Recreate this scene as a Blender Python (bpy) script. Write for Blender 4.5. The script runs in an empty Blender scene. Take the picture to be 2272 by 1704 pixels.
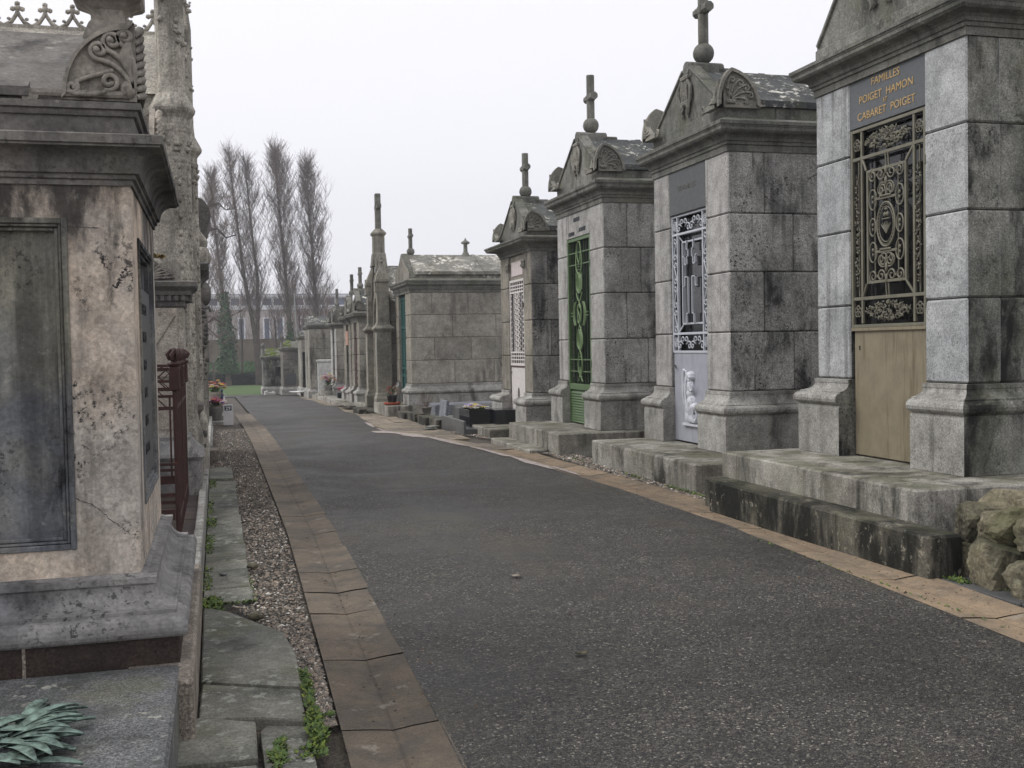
import bpy, bmesh, math, random
from mathutils import Vector, Matrix, noise as mnoise
rad = math.radians
S = bpy.context.scene
COL = S.collection

# ---------------------------------------------------------------- camera
F_PX, W_PX, H_PX = 2400.0, 2272.0, 1704.0
EYE = 1.5
CAM_YAW, CAM_PITCH, CAM_ROLL = rad(15.2474), rad(-1.9996), rad(1.0312)
cam_data = bpy.data.cameras.new('camera')
cam = bpy.data.objects.new('camera', cam_data)
COL.objects.link(cam)
cam_data.sensor_fit = 'HORIZONTAL'; cam_data.sensor_width = 36.0
cam_data.lens = 36.0 * F_PX / W_PX
cam_data.clip_start = 0.05; cam_data.clip_end = 3000
fw = Vector((math.sin(CAM_YAW)*math.cos(CAM_PITCH), math.cos(CAM_YAW)*math.cos(CAM_PITCH), math.sin(CAM_PITCH)))
rt = Vector((math.cos(CAM_YAW), -math.sin(CAM_YAW), 0)); up = rt.cross(fw)
R_ = rt*math.cos(CAM_ROLL) - up*math.sin(CAM_ROLL)
U_ = rt*math.sin(CAM_ROLL) + up*math.cos(CAM_ROLL)
m = Matrix((R_, U_, -fw)).transposed().to_4x4(); m.translation = Vector((0, 0, EYE))
cam.matrix_world = m
S.camera = cam
S.render.resolution_x = 1024; S.render.resolution_y = 768

# ---------------------------------------------------------------- light
SUN_EL, SUN_AZ = rad(48), rad(-72)        # azimuth from +Y towards +X
w = bpy.data.worlds.new('World'); S.world = w; w.use_nodes = True
nt = w.node_tree; nt.nodes.clear()
wo = nt.nodes.new('ShaderNodeOutputWorld'); bg = nt.nodes.new('ShaderNodeBackground')
sky = nt.nodes.new('ShaderNodeTexSky'); sky.sky_type = 'NISHITA'; sky.sun_disc = False
sky.sun_elevation = SUN_EL; sky.sun_rotation = SUN_AZ
sky.air_density = 1.0; sky.dust_density = 6.0; sky.ozone_density = 1.0
hs = nt.nodes.new('ShaderNodeHueSaturation'); hs.inputs['Saturation'].default_value = 0.10
mx = nt.nodes.new('ShaderNodeMix'); mx.data_type = 'RGBA'
mx.inputs['Factor'].default_value = 0.80                      # an even cloud layer over the sky
mx.inputs[7].default_value = (9.1, 9.05, 9.55, 1)
nt.links.new(sky.outputs[0], hs.inputs['Color']); nt.links.new(hs.outputs[0], mx.inputs[6])
nt.links.new(mx.outputs[2], bg.inputs['Color']); bg.inputs['Strength'].default_value = 0.074
nt.links.new(bg.outputs[0], wo.inputs['Surface'])
sun_d = bpy.data.lights.new('sun', 'SUN'); sun_d.energy = 0.95; sun_d.angle = rad(25); sun_d.color = (1, .985, .965)
sun = bpy.data.objects.new('sun', sun_d); COL.objects.link(sun)
sd = Vector((math.sin(SUN_AZ)*math.cos(SUN_EL), math.cos(SUN_AZ)*math.cos(SUN_EL), math.sin(SUN_EL)))
sun.rotation_euler = sd.to_track_quat('Z', 'Y').to_euler()
S.view_settings.view_transform = 'Standard'; S.view_settings.look = 'None'
S.view_settings.exposure = 0.85; S.view_settings.gamma = 1.0
S.render.engine = 'CYCLES'
S.cycles.max_bounces = 6; S.cycles.diffuse_bounces = 3; S.cycles.glossy_bounces = 2

# ---------------------------------------------------------------- material helpers
def lin(c):
    f = lambda v: v/12.92 if v <= .04045 else ((v+.055)/1.055)**2.4
    return tuple(f(v/255) for v in c) + (1,)
class NT:
    def __init__(s, name, rough=.85, metal=0.0, spec=.3):
        s.m = bpy.data.materials.new(name); s.m.use_nodes = True
        s.t = s.m.node_tree; s.t.nodes.clear()
        s.out = s.t.nodes.new('ShaderNodeOutputMaterial'); s.b = s.t.nodes.new('ShaderNodeBsdfPrincipled')
        s.t.links.new(s.b.outputs[0], s.out.inputs['Surface'])
        s.b.inputs['Roughness'].default_value = rough; s.b.inputs['Metallic'].default_value = metal
        s.b.inputs['Specular IOR Level'].default_value = spec
        g = s.t.nodes.new('ShaderNodeNewGeometry'); s.pos = g.outputs['Position']; s.nor = g.outputs['Normal']
    def link(s, a, b): s.t.links.new(a, b)
    def put(s, sock, v):
        if isinstance(v, (int, float)): sock.default_value = v
        elif isinstance(v, tuple): sock.default_value = v
        else: s.link(v, sock)
    def scaled(s, sc, off=(0, 0, 0)):
        n = s.t.nodes.new('ShaderNodeMapping'); n.inputs['Scale'].default_value = sc
        n.inputs['Location'].default_value = off
        s.link(s.pos, n.inputs['Vector']); return n.outputs[0]
    def noise(s, scale, detail=4, rough=.55, vec=None, dist=0.0, out=0):
        n = s.t.nodes.new('ShaderNodeTexNoise'); n.inputs['Scale'].default_value = scale
        n.inputs['Detail'].default_value = detail; n.inputs['Roughness'].default_value = rough
        n.inputs['Distortion'].default_value = dist
        s.link(vec if vec else s.pos, n.inputs['Vector']); return n.outputs[out]
    def voro(s, scale, vec=None, feat='F1', out='Distance', rnd=1.0):
        n = s.t.nodes.new('ShaderNodeTexVoronoi'); n.inputs['Scale'].default_value = scale; n.feature = feat
        n.inputs['Randomness'].default_value = rnd
        s.link(vec if vec else s.pos, n.inputs['Vector']); return n.outputs[out]
    def rng(s, v, a, b, c=0.0, d=1.0, smooth=True):
        n = s.t.nodes.new('ShaderNodeMapRange'); n.interpolation_type = 'SMOOTHSTEP' if smooth else 'LINEAR'
        s.put(n.inputs['Value'], v)
        for k, x in zip(('From Min', 'From Max', 'To Min', 'To Max'), (a, b, c, d)): n.inputs[k].default_value = x
        return n.outputs[0]
    def shifted(s, vec, attr, k=40.0):
        m_ = s.math('MULTIPLY', s.attr(attr), k); c = s.t.nodes.new('ShaderNodeCombineXYZ')
        for i in range(3): s.link(m_, c.inputs[i])
        a = s.t.nodes.new('ShaderNodeVectorMath'); a.operation = 'ADD'; s.link(vec, a.inputs[0]); s.link(c.outputs[0], a.inputs[1]); return a.outputs[0]
    def math(s, op, a, b=0.0):
        n = s.t.nodes.new('ShaderNodeMath'); n.operation = op; s.put(n.inputs[0], a); s.put(n.inputs[1], b); return n.outputs[0]
    def mix(s, f, a, b, mode='MIX'):
        n = s.t.nodes.new('ShaderNodeMix'); n.data_type = 'RGBA'; n.blend_type = mode
        s.put(n.inputs[0], f); s.put(n.inputs[6], a); s.put(n.inputs[7], b); return n.outputs[2]
    def sep(s, v, i):
        n = s.t.nodes.new('ShaderNodeSeparateXYZ'); s.link(v, n.inputs[0]); return n.outputs[i]
    def grey(s, v):
        n = s.t.nodes.new('ShaderNodeCombineColor')
        for i in range(3): s.link(v, n.inputs[i])
        return n.outputs[0]
    def attr(s, name):
        n = s.t.nodes.new('ShaderNodeAttribute'); n.attribute_name = name; return n.outputs['Fac']
    def bump(s, h, strength=.4, dist=.01):
        n = s.t.nodes.new('ShaderNodeBump'); n.inputs['Strength'].default_value = strength
        n.inputs['Distance'].default_value = dist; s.link(h, n.inputs['Height']); s.link(n.outputs[0], s.b.inputs['Normal'])
    def done(s, col):
        s.put(s.b.inputs['Base Color'], col); return s.m

def stone(name, c1, c2, dark=(38, 38, 36), stain=.5, stain_at=.55, streak=.35, pits=.5, lichen=.2, moss=0.0,
          speck=.25, rough=.88, bump=.5, topmoss=0.0, soot=None, off=0.0, lichen_col=(196, 194, 180), fleck=110, streak_w=9.0, spec=.25, lich_at=.58, lich_sc=16):
    n = NT(name, rough, spec=spec)
    P = n.scaled((1, 1, 1), (off, off*.7, off*.3))
    big = n.noise(1.1, 6, .6, P)
    col = n.mix(n.rng(big, .35, .65), lin(c1), lin(c2))
    mid = n.noise(7, 6, .65, P)
    col = n.mix(1.0, col, n.grey(n.rng(mid, .3, .7, .78, 1.2)), 'MULTIPLY')
    fine = n.noise(fleck, 3, .7, P)
    col = n.mix(1.0, col, n.grey(n.rng(fine, .33, .67, 1-speck, 1+speck)), 'MULTIPLY')
    grain = n.voro(fleck*.9, P, out='Color')
    col = n.mix(1.0, col, n.grey(n.rng(n.sep(grain, 0), 0, 1, 1-speck*.9, 1+speck*.8, False)), 'MULTIPLY')
    tone = n.attr('tone')
    col = n.mix(1.0, col, n.grey(n.math('ADD', tone, 1.0)), 'MULTIPLY')
    if moss:
        mk = n.math('MULTIPLY', n.rng(n.noise(2.2, 5, .6, n.scaled((1, 1, .8), (3+off, 1, 2))), .5, .68), moss)
        col = n.mix(mk, col, lin((92, 92, 64)))
    if stain:
        s1 = n.noise(1.5, 9, .68, n.shifted(n.scaled((1.5, 1.5, .55), (off+5, 2, 7)), 'tone', 14.0), .35)
        st = n.math('MULTIPLY', n.rng(s1, stain_at, stain_at+.17), stain)
        if streak:
            s2 = n.noise(1.0, 6, .6, n.scaled((streak_w, streak_w, .55), (off, 4, 1)))
            s3 = n.noise(.8, 3, .5, n.scaled((1, 1, .5), (off+9, 0, 0)))
            sk = n.math('MULTIPLY', n.math('MULTIPLY', n.rng(s2, .48, .66), n.rng(s3, .42, .6)), streak)
            st = n.math('MAXIMUM', st, sk)
        if soot:        # old soot crust that thickens towards the top of this one block of stone
            st = n.math('MAXIMUM', st, n.math('MULTIPLY', n.rng(n.math('ADD', n.sep(n.pos, 2), n.math('MULTIPLY', n.math('SUBTRACT', s1, .5), 3.2)), soot[0], soot[1]+.5), .88))
        col = n.mix(st, col, lin(dark))
    if pits:
        p1 = n.noise(34, 4, .75, P); p2 = n.noise(1.9, 4, .6, n.shifted(n.scaled((1, 1, 1), (off+2, 8, 3)), 'tone', 22.0))
        pk = n.math('MULTIPLY', n.math('MULTIPLY', n.rng(p1, .53, .62), n.rng(p2, .42, .62)), pits)
        col = n.mix(pk, col, lin(dark))
    if lichen:
        l1 = n.noise(lich_sc, 5, .7, n.scaled((1, 1, 1), (off+4, 1, 6))); l2 = n.noise(2.6, 3, .6, n.scaled((1, 1, 1), (1, off+5, 2)))
        lk = n.math('MULTIPLY', n.math('MULTIPLY', n.rng(l1, lich_at, lich_at+.07), n.rng(l2, .42, .6)), lichen)
        col = n.mix(lk, col, lin(lichen_col))
    if topmoss:
        nz = n.sep(n.nor, 2)
        tk = n.math('MULTIPLY', n.math('MULTIPLY', n.rng(nz, .5, .9), n.rng(n.noise(3.0, 6, .65, P), .40, .6)), topmoss)
        col = n.mix(tk, col, lin((80, 80, 58)))
    h = n.math('ADD', n.math('MULTIPLY', fine, .35), n.math('MULTIPLY', n.noise(22, 5, .7, P), .8))
    n.bump(h, bump, .012)
    return n.done(col)

def plain(name, c, rough=.6, metal=0.0, var=.12, bump=0.0, rust=0.0, scale=9, spec=.4, dirt=None, dirt_amt=.4):
    n = NT(name, rough, metal, spec)
    v = n.noise(scale, 5, .6)
    col = n.mix(1.0, lin(c), n.grey(n.rng(v, .3, .7, 1-var, 1+var)), 'MULTIPLY')
    if dirt:
        col = n.mix(n.math('MULTIPLY', n.rng(n.noise(1.0, 6, .65, n.scaled((14, 14, 1.2))), .5, .68), dirt_amt), col, lin(dirt))
    if rust: col = n.mix(n.math('MULTIPLY', n.rng(n.noise(26, 5, .7), .55, .65), rust), col, lin((96, 52, 34)))
    if bump: n.bump(n.noise(70, 4, .6), bump, .004)
    return n.done(col)

M = {}
M['granite'] = stone('granite_front', (174, 175, 174), (152, 154, 154), stain=.6, stain_at=.59, streak=.5, pits=.5, lichen=.1, speck=.22)
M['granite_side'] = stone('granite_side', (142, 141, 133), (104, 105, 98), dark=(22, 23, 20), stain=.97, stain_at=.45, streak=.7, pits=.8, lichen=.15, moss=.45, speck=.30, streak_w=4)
M['granite_b'] = stone('granite_front_fine', (170, 168, 164), (148, 146, 142), stain=.5, stain_at=.57, streak=.55, pits=.55, lichen=.12, speck=.22, off=11)
M['granite_b_side'] = stone('granite_side_speckled', (174, 172, 167), (140, 139, 135), dark=(28, 28, 28), stain=.88, stain_at=.49, streak=.85, pits=1.0, lichen=.25, speck=.36, off=13, streak_w=5)
M['warm'] = stone('warm_granite_front', (146, 140, 128), (126, 121, 111), stain=.6, stain_at=.55, streak=.55, pits=.45, lichen=.15, moss=.25, off=21)
M['warm_side'] = stone('warm_granite_side', (156, 152, 142), (132, 129, 120), dark=(48, 44, 38), stain=.6, stain_at=.53, streak=.85, pits=.4, lichen=.35, moss=.2, off=23, streak_w=3)
M['trim'] = stone('cornice_granite', (126, 125, 118), (98, 98, 92), dark=(34, 34, 30), stain=.7, stain_at=.50, streak=.4, pits=.5, lichen=.2, moss=.35, topmoss=.4, off=31)
M['trim_lt'] = stone('plinth_granite', (166, 164, 158), (140, 138, 132), dark=(40, 39, 36), stain=.7, stain_at=.53, streak=.4, pits=.45, lichen=.2, topmoss=.2, off=33)
M['relief'] = stone('carved_stone', (146, 143, 133), (118, 116, 108), dark=(50, 48, 42), stain=.45, stain_at=.56, streak=.2, pits=.3, lichen=.15, off=35)
M['step'] = stone('step_granite', (164, 161, 152), (126, 122, 112), dark=(34, 34, 29), stain=.9, stain_at=.51, streak=.8, pits=.6, lichen=.25, moss=.25, topmoss=.6, off=41, streak_w=6)
M['step_dk'] = stone('kerb_granite_dark', (112, 108, 97), (74, 72, 64), dark=(22, 23, 19), stain=.95, stain_at=.42, streak=.75, pits=.5, lichen=.5, moss=.3, topmoss=.4, off=43, lichen_col=(176, 170, 152))
M['roof'] = stone('roof_stone', (88, 90, 88), (66, 68, 68), dark=(38, 40, 41), stain=.6, stain_at=.5, streak=.1, pits=.3, lichen=1.0, lich_at=.535, lich_sc=11, moss=.35, off=51, lichen_col=(205, 203, 192))
M['roof_lt'] = stone('roof_stone_pale', (140, 138, 128), (108, 107, 101), dark=(60, 58, 50), stain=.5, stain_at=.5, streak=.1, pits=.4, lichen=1.0, lich_at=.50, lich_sc=10, moss=.4, off=53, lichen_col=(208, 204, 194))
M['mortar'] = plain('mortar', (48, 46, 42), .95, bump=.3)
M['mortar_lt'] = plain('pale_mortar', (150, 142, 128), .95, var=.3, bump=.3)
M['lime'] = stone('pink_limestone', (206, 188, 168), (172, 165, 156), dark=(38, 38, 40), stain=.7, stain_at=.58, streak=.9, pits=1.0, lichen=.3, speck=.16, fleck=60, off=61, streak_w=8, soot=(1.86, 1.75))
M['lime_blk'] = stone('blackened_limestone', (132, 129, 116), (106, 109, 115), dark=(20, 20, 24), stain=.92, stain_at=.53, streak=.6, pits=.7, lichen=.2, soot=(1.66, 1.70), speck=.12, fleck=60, off=63)
M['lime_trim'] = stone('weathered_limestone_trim', (128, 124, 118), (84, 83, 82), dark=(18, 18, 19), stain=.92, stain_at=.46, streak=.4, pits=.6, lichen=.2, moss=.2, speck=.12, fleck=60, off=65)
M['lime_base'] = stone('limestone_base', (142, 140, 136), (108, 108, 110), dark=(38, 38, 40), stain=.75, stain_at=.5, streak=.2, pits=.8, lichen=.1, speck=.12, fleck=60, off=67)
M['lime_rel'] = stone('carved_limestone', (168, 160, 148), (112, 109, 103), dark=(30, 29, 29), stain=.85, stain_at=.50, streak=.3, pits=.5, lichen=.15, speck=.12, fleck=60, off=69)
M['lime_roof'] = stone('grimy_limestone_roof', (118, 114, 109), (76, 75, 73), dark=(42, 41, 40), stain=.8, stain_at=.49, streak=.2, pits=.5, lichen=.3, speck=.12, fleck=60, off=70)
M['gothic'] = stone('gothic_limestone', (176, 170, 158), (146, 141, 131), dark=(56, 54, 50), stain=.6, stain_at=.52, streak=.6, pits=.35, lichen=.15, bump=.2, moss=.1, off=71, fleck=60)
M['gothic_dk'] = stone('gothic_granite', (146, 142, 130), (116, 113, 104), dark=(44, 43, 40), stain=.7, stain_at=.52, streak=.6, pits=.5, lichen=.3, moss=.3, off=72)
M['pinkstone'] = stone('rosy_stone', (184, 174, 160), (162, 155, 144), dark=(52, 48, 46), stain=.55, stain_at=.55, streak=.6, pits=.5, lichen=.1, off=73)
M['darkstone'] = stone('dark_weathered_stone', (134, 130, 120), (104, 101, 96), dark=(36, 34, 34), stain=.6, stain_at=.5, pits=.6, lichen=.2, off=75)
M['rock'] = stone('mossy_rubble', (128, 120, 100), (90, 87, 72), dark=(34, 34, 26), stain=.85, stain_at=.47, streak=0, pits=.6, lichen=.4, moss=.85, topmoss=.4, off=81, fleck=50, bump=.9, lichen_col=(160, 160, 138))
M['slab'] = stone('grave_slab_granite', (102, 103, 104), (68, 70, 68), dark=(52, 56, 52), stain=.6, stain_at=.5, streak=0, pits=.1, lichen=.5, moss=.45, speck=.6, fleck=150, rough=.6, bump=.15, off=83, spec=.4)
M['brown'] = stone('brown_granite_course', (60, 49, 44), (46, 38, 35), stain=.5, stain_at=.5, streak=0, pits=.2, lichen=.05, speck=.3, off=85, rough=.7)
M['kerbst'] = stone('kerb_granite', (150, 140, 128), (126, 118, 108), stain=.5, stain_at=.55, streak=.3, pits=.5, lichen=.1, speck=.35, off=87)
M['flag'] = stone('flagstone', (128, 127, 117), (96, 97, 92), dark=(52, 54, 52), stain=.6, stain_at=.5, streak=0, pits=.5, lichen=.9, lich_at=.54, moss=.5, speck=.2, off=89, lichen_col=(158, 160, 150))
M['verge'] = stone('worn_verge_paving', (142, 130, 112), (112, 104, 94), dark=(70, 66, 60), stain=.6, stain_at=.5, streak=0, pits=.3, lichen=.4, moss=.3, speck=.2, off=90)
M['polgrey'] = stone('polished_grey_granite', (96, 97, 96), (80, 81, 81), stain=.15, streak=0, pits=.1, lichen=.05, speck=.25, rough=.3, bump=.05, off=91, spec=.5)
M['polspeck'] = stone('speckled_grey_granite', (128, 130, 136), (104, 108, 116), stain=.1, streak=0, pits=.1, lichen=.1, speck=.6, rough=.35, bump=.05, off=92, spec=.5)
M['polblack'] = plain('polished_black_granite', (26, 28, 32), .14, var=.1, spec=.6)
M['plaque'] = plain('dark_slate_plaque', (86, 89, 91), .5, var=.1, scale=30, bump=.1)
M['plaque2'] = plain('grey_slate_plaque', (82, 84, 84), .6, var=.12, scale=20)
M['gold'] = plain('gilt_lettering', (180, 150, 100), .5, var=.15, scale=40)
M['ink'] = plain('black_lettering', (38, 40, 44), .5)
M['faint'] = plain('worn_lettering', (104, 104, 98), .7)
M['void'] = plain('dark_glass', (20, 21, 22), .12, spec=.5)
M['bronze'] = plain('olive_bronze_paint', (110, 107, 92), .5, var=.14, dirt=(84, 82, 70), dirt_amt=.5)
M['kick'] = plain('tan_metal_panel', (130, 121, 101), .5, var=.12, scale=5, rust=.12, dirt=(96, 84, 64), dirt_amt=.7)
M['bluegrey'] = plain('pale_blue_grey_paint', (184, 187, 193), .45, var=.05, rust=.05)
M['bluepanel'] = plain('lavender_grey_panel', (158, 160, 168), .45, var=.06, dirt=(112, 112, 114), dirt_amt=.35)
M['whiterelief'] = plain('white_metal_relief', (200, 202, 208), .35, var=.05, bump=.1)
M['green'] = plain('green_paint', (84, 106, 70), .5, var=.12, rust=.04)
M['green_dk'] = plain('dark_green_paint_bars', (50, 68, 44), .6, var=.15)
M['green_lt'] = plain('light_green_paint', (108, 130, 88), .5, var=.1)
M['white'] = plain('rusting_white_paint', (206, 200, 196), .55, var=.06, rust=.35)
M['pinkplq'] = plain('pale_pink_marble', (196, 184, 180), .5, var=.12, scale=14, dirt=(150, 110, 104), dirt_amt=.4)
M['pinkplq2'] = plain('stained_rosy_plate', (176, 136, 116), .6, var=.2, dirt=(150, 90, 64), dirt_amt=.5)
M['dkgreen'] = plain('dark_green_paint', (30, 78, 74), .45, var=.12)
M['maroon'] = plain('maroon_paint', (76, 38, 36), .5, var=.15, rust=.2)
M['rusty'] = plain('rust_brown_iron', (60, 36, 33), .6, var=.2, rust=.5, bump=.3)
M['patina'] = plain('green_patina_bronze', (104, 124, 114), .7, .1, var=.55, scale=30, bump=.6, dirt=(26, 36, 33), dirt_amt=.85)
M['postwhite'] = plain('white_painted_post', (206, 204, 204), .55, var=.06, rust=.02)
M['navy'] = plain('navy_number_plate', (24, 32, 62), .4)
M['cream'] = plain('white_numerals', (214, 214, 210), .5)
M['steel'] = plain('dull_steel', (120, 120, 116), .45, .4)
M['leaf'] = plain('green_leaves', (70, 92, 40), .6, var=.45, scale=60)
M['moss'] = plain('bright_moss', (104, 118, 50), .9, var=.4, scale=50)
M['ivy'] = plain('ivy_leaves', (52, 78, 42), .6, var=.5, scale=3)
M['bankgreen'] = plain('bank_leaves', (66, 98, 50), .8, var=.5, scale=2)
M['goldmoss'] = plain('yellow_brown_moss', (124, 106, 58), .9, var=.4, scale=40)
M['darklitter'] = plain('dark_leaf_litter', (52, 44, 34), .9, var=.4, scale=40)
M['brownlitter'] = plain('brown_leaf_litter', (104, 80, 56), .9, var=.4, scale=40)
M['bark'] = plain('grey_brown_bark', (84, 76, 68), .9, var=.25, scale=2)
M['twig'] = plain('bare_twigs', (122, 110, 104), .9, var=.2, scale=.8)
M['redtwig'] = plain('reddish_bare_twigs', (128, 106, 98), .9, var=.2, scale=.8)
M['hedge'] = plain('clipped_hedge', (32, 38, 28), .95, var=.5, scale=6)
M['wallbrown'] = plain('brown_rendered_wall', (124, 113, 98), .95, var=.2, scale=.8, bump=.3)
M['render'] = plain('grey_rendered_wall', (182, 174, 170), .9, var=.12, scale=.3)
M['frame'] = plain('white_window_frame', (232, 234, 236), .5)
M['pane'] = plain('window_pane', (104, 112, 130), .1, spec=.6)
M['fascia'] = plain('pale_fascia', (226, 228, 232), .7)
M['roofgrey'] = plain('flat_roof_grey', (150, 152, 156), .8)
M['pole'] = plain('galvanised_pole', (150, 152, 152), .5)
M['terra'] = plain('terracotta', (150, 74, 52), .8)
M['potdark'] = plain('dark_planter', (44, 50, 52), .6)
M['wood'] = plain('old_white_marble', (196, 196, 192), .6, var=.15, dirt=(120, 120, 110), dirt_amt=.3)
for k, c in dict(f_pink=(206, 92, 128), f_purple=(140, 84, 160), f_white=(224, 220, 214), f_yellow=(218, 196, 84), f_orange=(206, 130, 92), f_red=(170, 46, 60), f_peach=(220, 176, 150), f_lilac=(180, 160, 206)).items():
    M[k] = plain('petals_'+k[2:], c, .6, var=.12, scale=60)

def mat_asphalt():
    n = NT('asphalt', .6, spec=.45)
    v = n.voro(88, out='Color'); v2 = n.voro(210, out='Color')
    agg = n.mix(n.rng(n.sep(v, 0), 0, 1, 0, 1, False), lin((29, 28, 26)), lin((95, 91, 83)))
    agg = n.mix(1.0, agg, n.grey(n.rng(n.sep(v2, 0), 0, 1, .50, 1.5, False)), 'MULTIPLY')
    pal = n.rng(n.sep(v, 1), .94, .96); agg = n.mix(n.math('MULTIPLY', pal, .7), agg, lin((152, 146, 134)))
    edge = n.rng(n.voro(88, feat='DISTANCE_TO_EDGE'), 0, .12); col = n.mix(edge, lin((38, 37, 36)), agg)
    big = n.noise(.8, 7, .65); col = n.mix(1.0, col, n.grey(n.rng(big, .32, .68, .72, 1.32)), 'MULTIPLY')
    mid = n.noise(4.5, 5, .65); col = n.mix(1.0, col, n.grey(n.rng(mid, .3, .7, .86, 1.14)), 'MULTIPLY')
    ws = n.noise(1.0, 6, .65, n.scaled((.8, .4, 1), (4, 2, 0)))
    col = n.mix(n.math('MULTIPLY', n.rng(ws, .50, .68), .35), col, lin((92, 86, 66)))
    pt = n.noise(2.2, 4, .6, n.scaled((1, 1, 1), (11, 5, 0)))
    col = n.mix(n.math('MULTIPLY', n.rng(pt, .70, .74), .45), col, lin((128, 126, 118)))
    n.link(n.rng(big, .35, .65, .45, .72), n.b.inputs['Roughness'])
    n.bump(n.math('ADD', n.math('MULTIPLY', edge, .6), n.noise(70, 3, .7)), 1.0, .010)
    return n.done(col)
def mat_gutter(name, c1, c2, dk):
    n = NT(name, .8, spec=.25)
    col = n.mix(n.rng(n.noise(2.6, 7, .68), .36, .64), lin(c1), lin(c2))
    col = n.mix(1.0, col, n.grey(n.rng(n.noise(12, 6, .7), .3, .7, .90, 1.1)), 'MULTIPLY')
    col = n.mix(1.0, col, n.grey(n.rng(n.noise(110, 3, .7), .3, .7, .80, 1.2)), 'MULTIPLY')
    col = n.mix(1.0, col, n.grey(n.math('ADD', n.attr('tone'), 1.0)), 'MULTIPLY')
    col = n.mix(n.math('MULTIPLY', n.rng(n.noise(3.5, 6, .7), .52, .70), .55), col, lin(dk))
    col = n.mix(n.math('MULTIPLY', n.rng(n.noise(5, 5, .7, n.scaled((1, 1, 1), (7, 3, 1))), .60, .68), .5), col, lin((150, 144, 132)))
    col = n.mix(n.rng(n.noise(36, 3, .7), .67, .70), col, lin((38, 36, 34)))
    col = n.mix(n.rng(n.attr('wet'), 0, 1, 0, 1), col, lin(dk))
    n.bump(n.math('ADD', n.noise(60, 4, .6), n.noise(9, 5, .7)), .5, .008); return n.done(col)
def mat_soil():
    n = NT('dirt', .9)
    col = n.mix(n.rng(n.noise(6, 6, .7), .35, .65), lin((92, 84, 74)), lin((64, 62, 58)))
    col = n.mix(1.0, col, n.grey(n.rng(n.noise(80, 3, .7), .3, .7, .6, 1.4)), 'MULTIPLY')
    n.bump(n.noise(50, 4, .7), .8, .02); return n.done(col)
def mat_grass():
    n = NT('lawn', .9)
    col = n.mix(n.rng(n.noise(.6, 5, .6), .35, .65), lin((62, 88, 44)), lin((80, 96, 54)))
    col = n.mix(1.0, col, n.grey(n.rng(n.noise(14, 4, .7), .3, .7, .75, 1.25)), 'MULTIPLY')
    n.bump(n.noise(20, 4, .7), .6, .05); return n.done(col)
def mat_pebble():
    n = NT('pebbles', .75)
    v = n.attr('tone')
    c = n.mix(n.rng(v, 0, .45, 0, 1, False), lin((64, 62, 58)), lin((116, 111, 103)))
    c = n.mix(n.rng(v, .45, .9, 0, 1, False), c, lin((156, 140, 124)))
    c = n.mix(n.rng(v, .93, .95), c, lin((206, 202, 192)))
    return n.done(c)
M['asphalt'] = mat_asphalt()
M['gutter_l'] = mat_gutter('brown_gutter_stone', (112, 101, 87), (90, 84, 75), (72, 70, 68))
M['gutter_r'] = mat_gutter('tan_gutter_stone', (140, 122, 100), (116, 104, 88), (86, 79, 72))
M['soil'] = mat_soil(); M['grass'] = mat_grass(); M['pebble'] = mat_pebble()
M['cement'] = plain('worn_pale_cement', (150, 140, 134), .9, var=.3, scale=16, bump=.3)
M['pavegrey'] = mat_gutter('grey_paving', (88, 88, 86), (76, 76, 75), (58, 60, 62))

# ---------------------------------------------------------------- mesh helpers
random.seed(7)
rnd = random.uniform
def _ico(sub):
    b = bmesh.new(); bmesh.ops.create_icosphere(b, subdivisions=sub, radius=1)
    b.verts.index_update()
    v = [x.co.copy() for x in b.verts]; f = [[q.index for q in x.verts] for x in b.faces]; b.free(); return v, f
ICO = {1: _ico(1), 2: _ico(2), 3: _ico(3), 4: _ico(4)}

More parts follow.
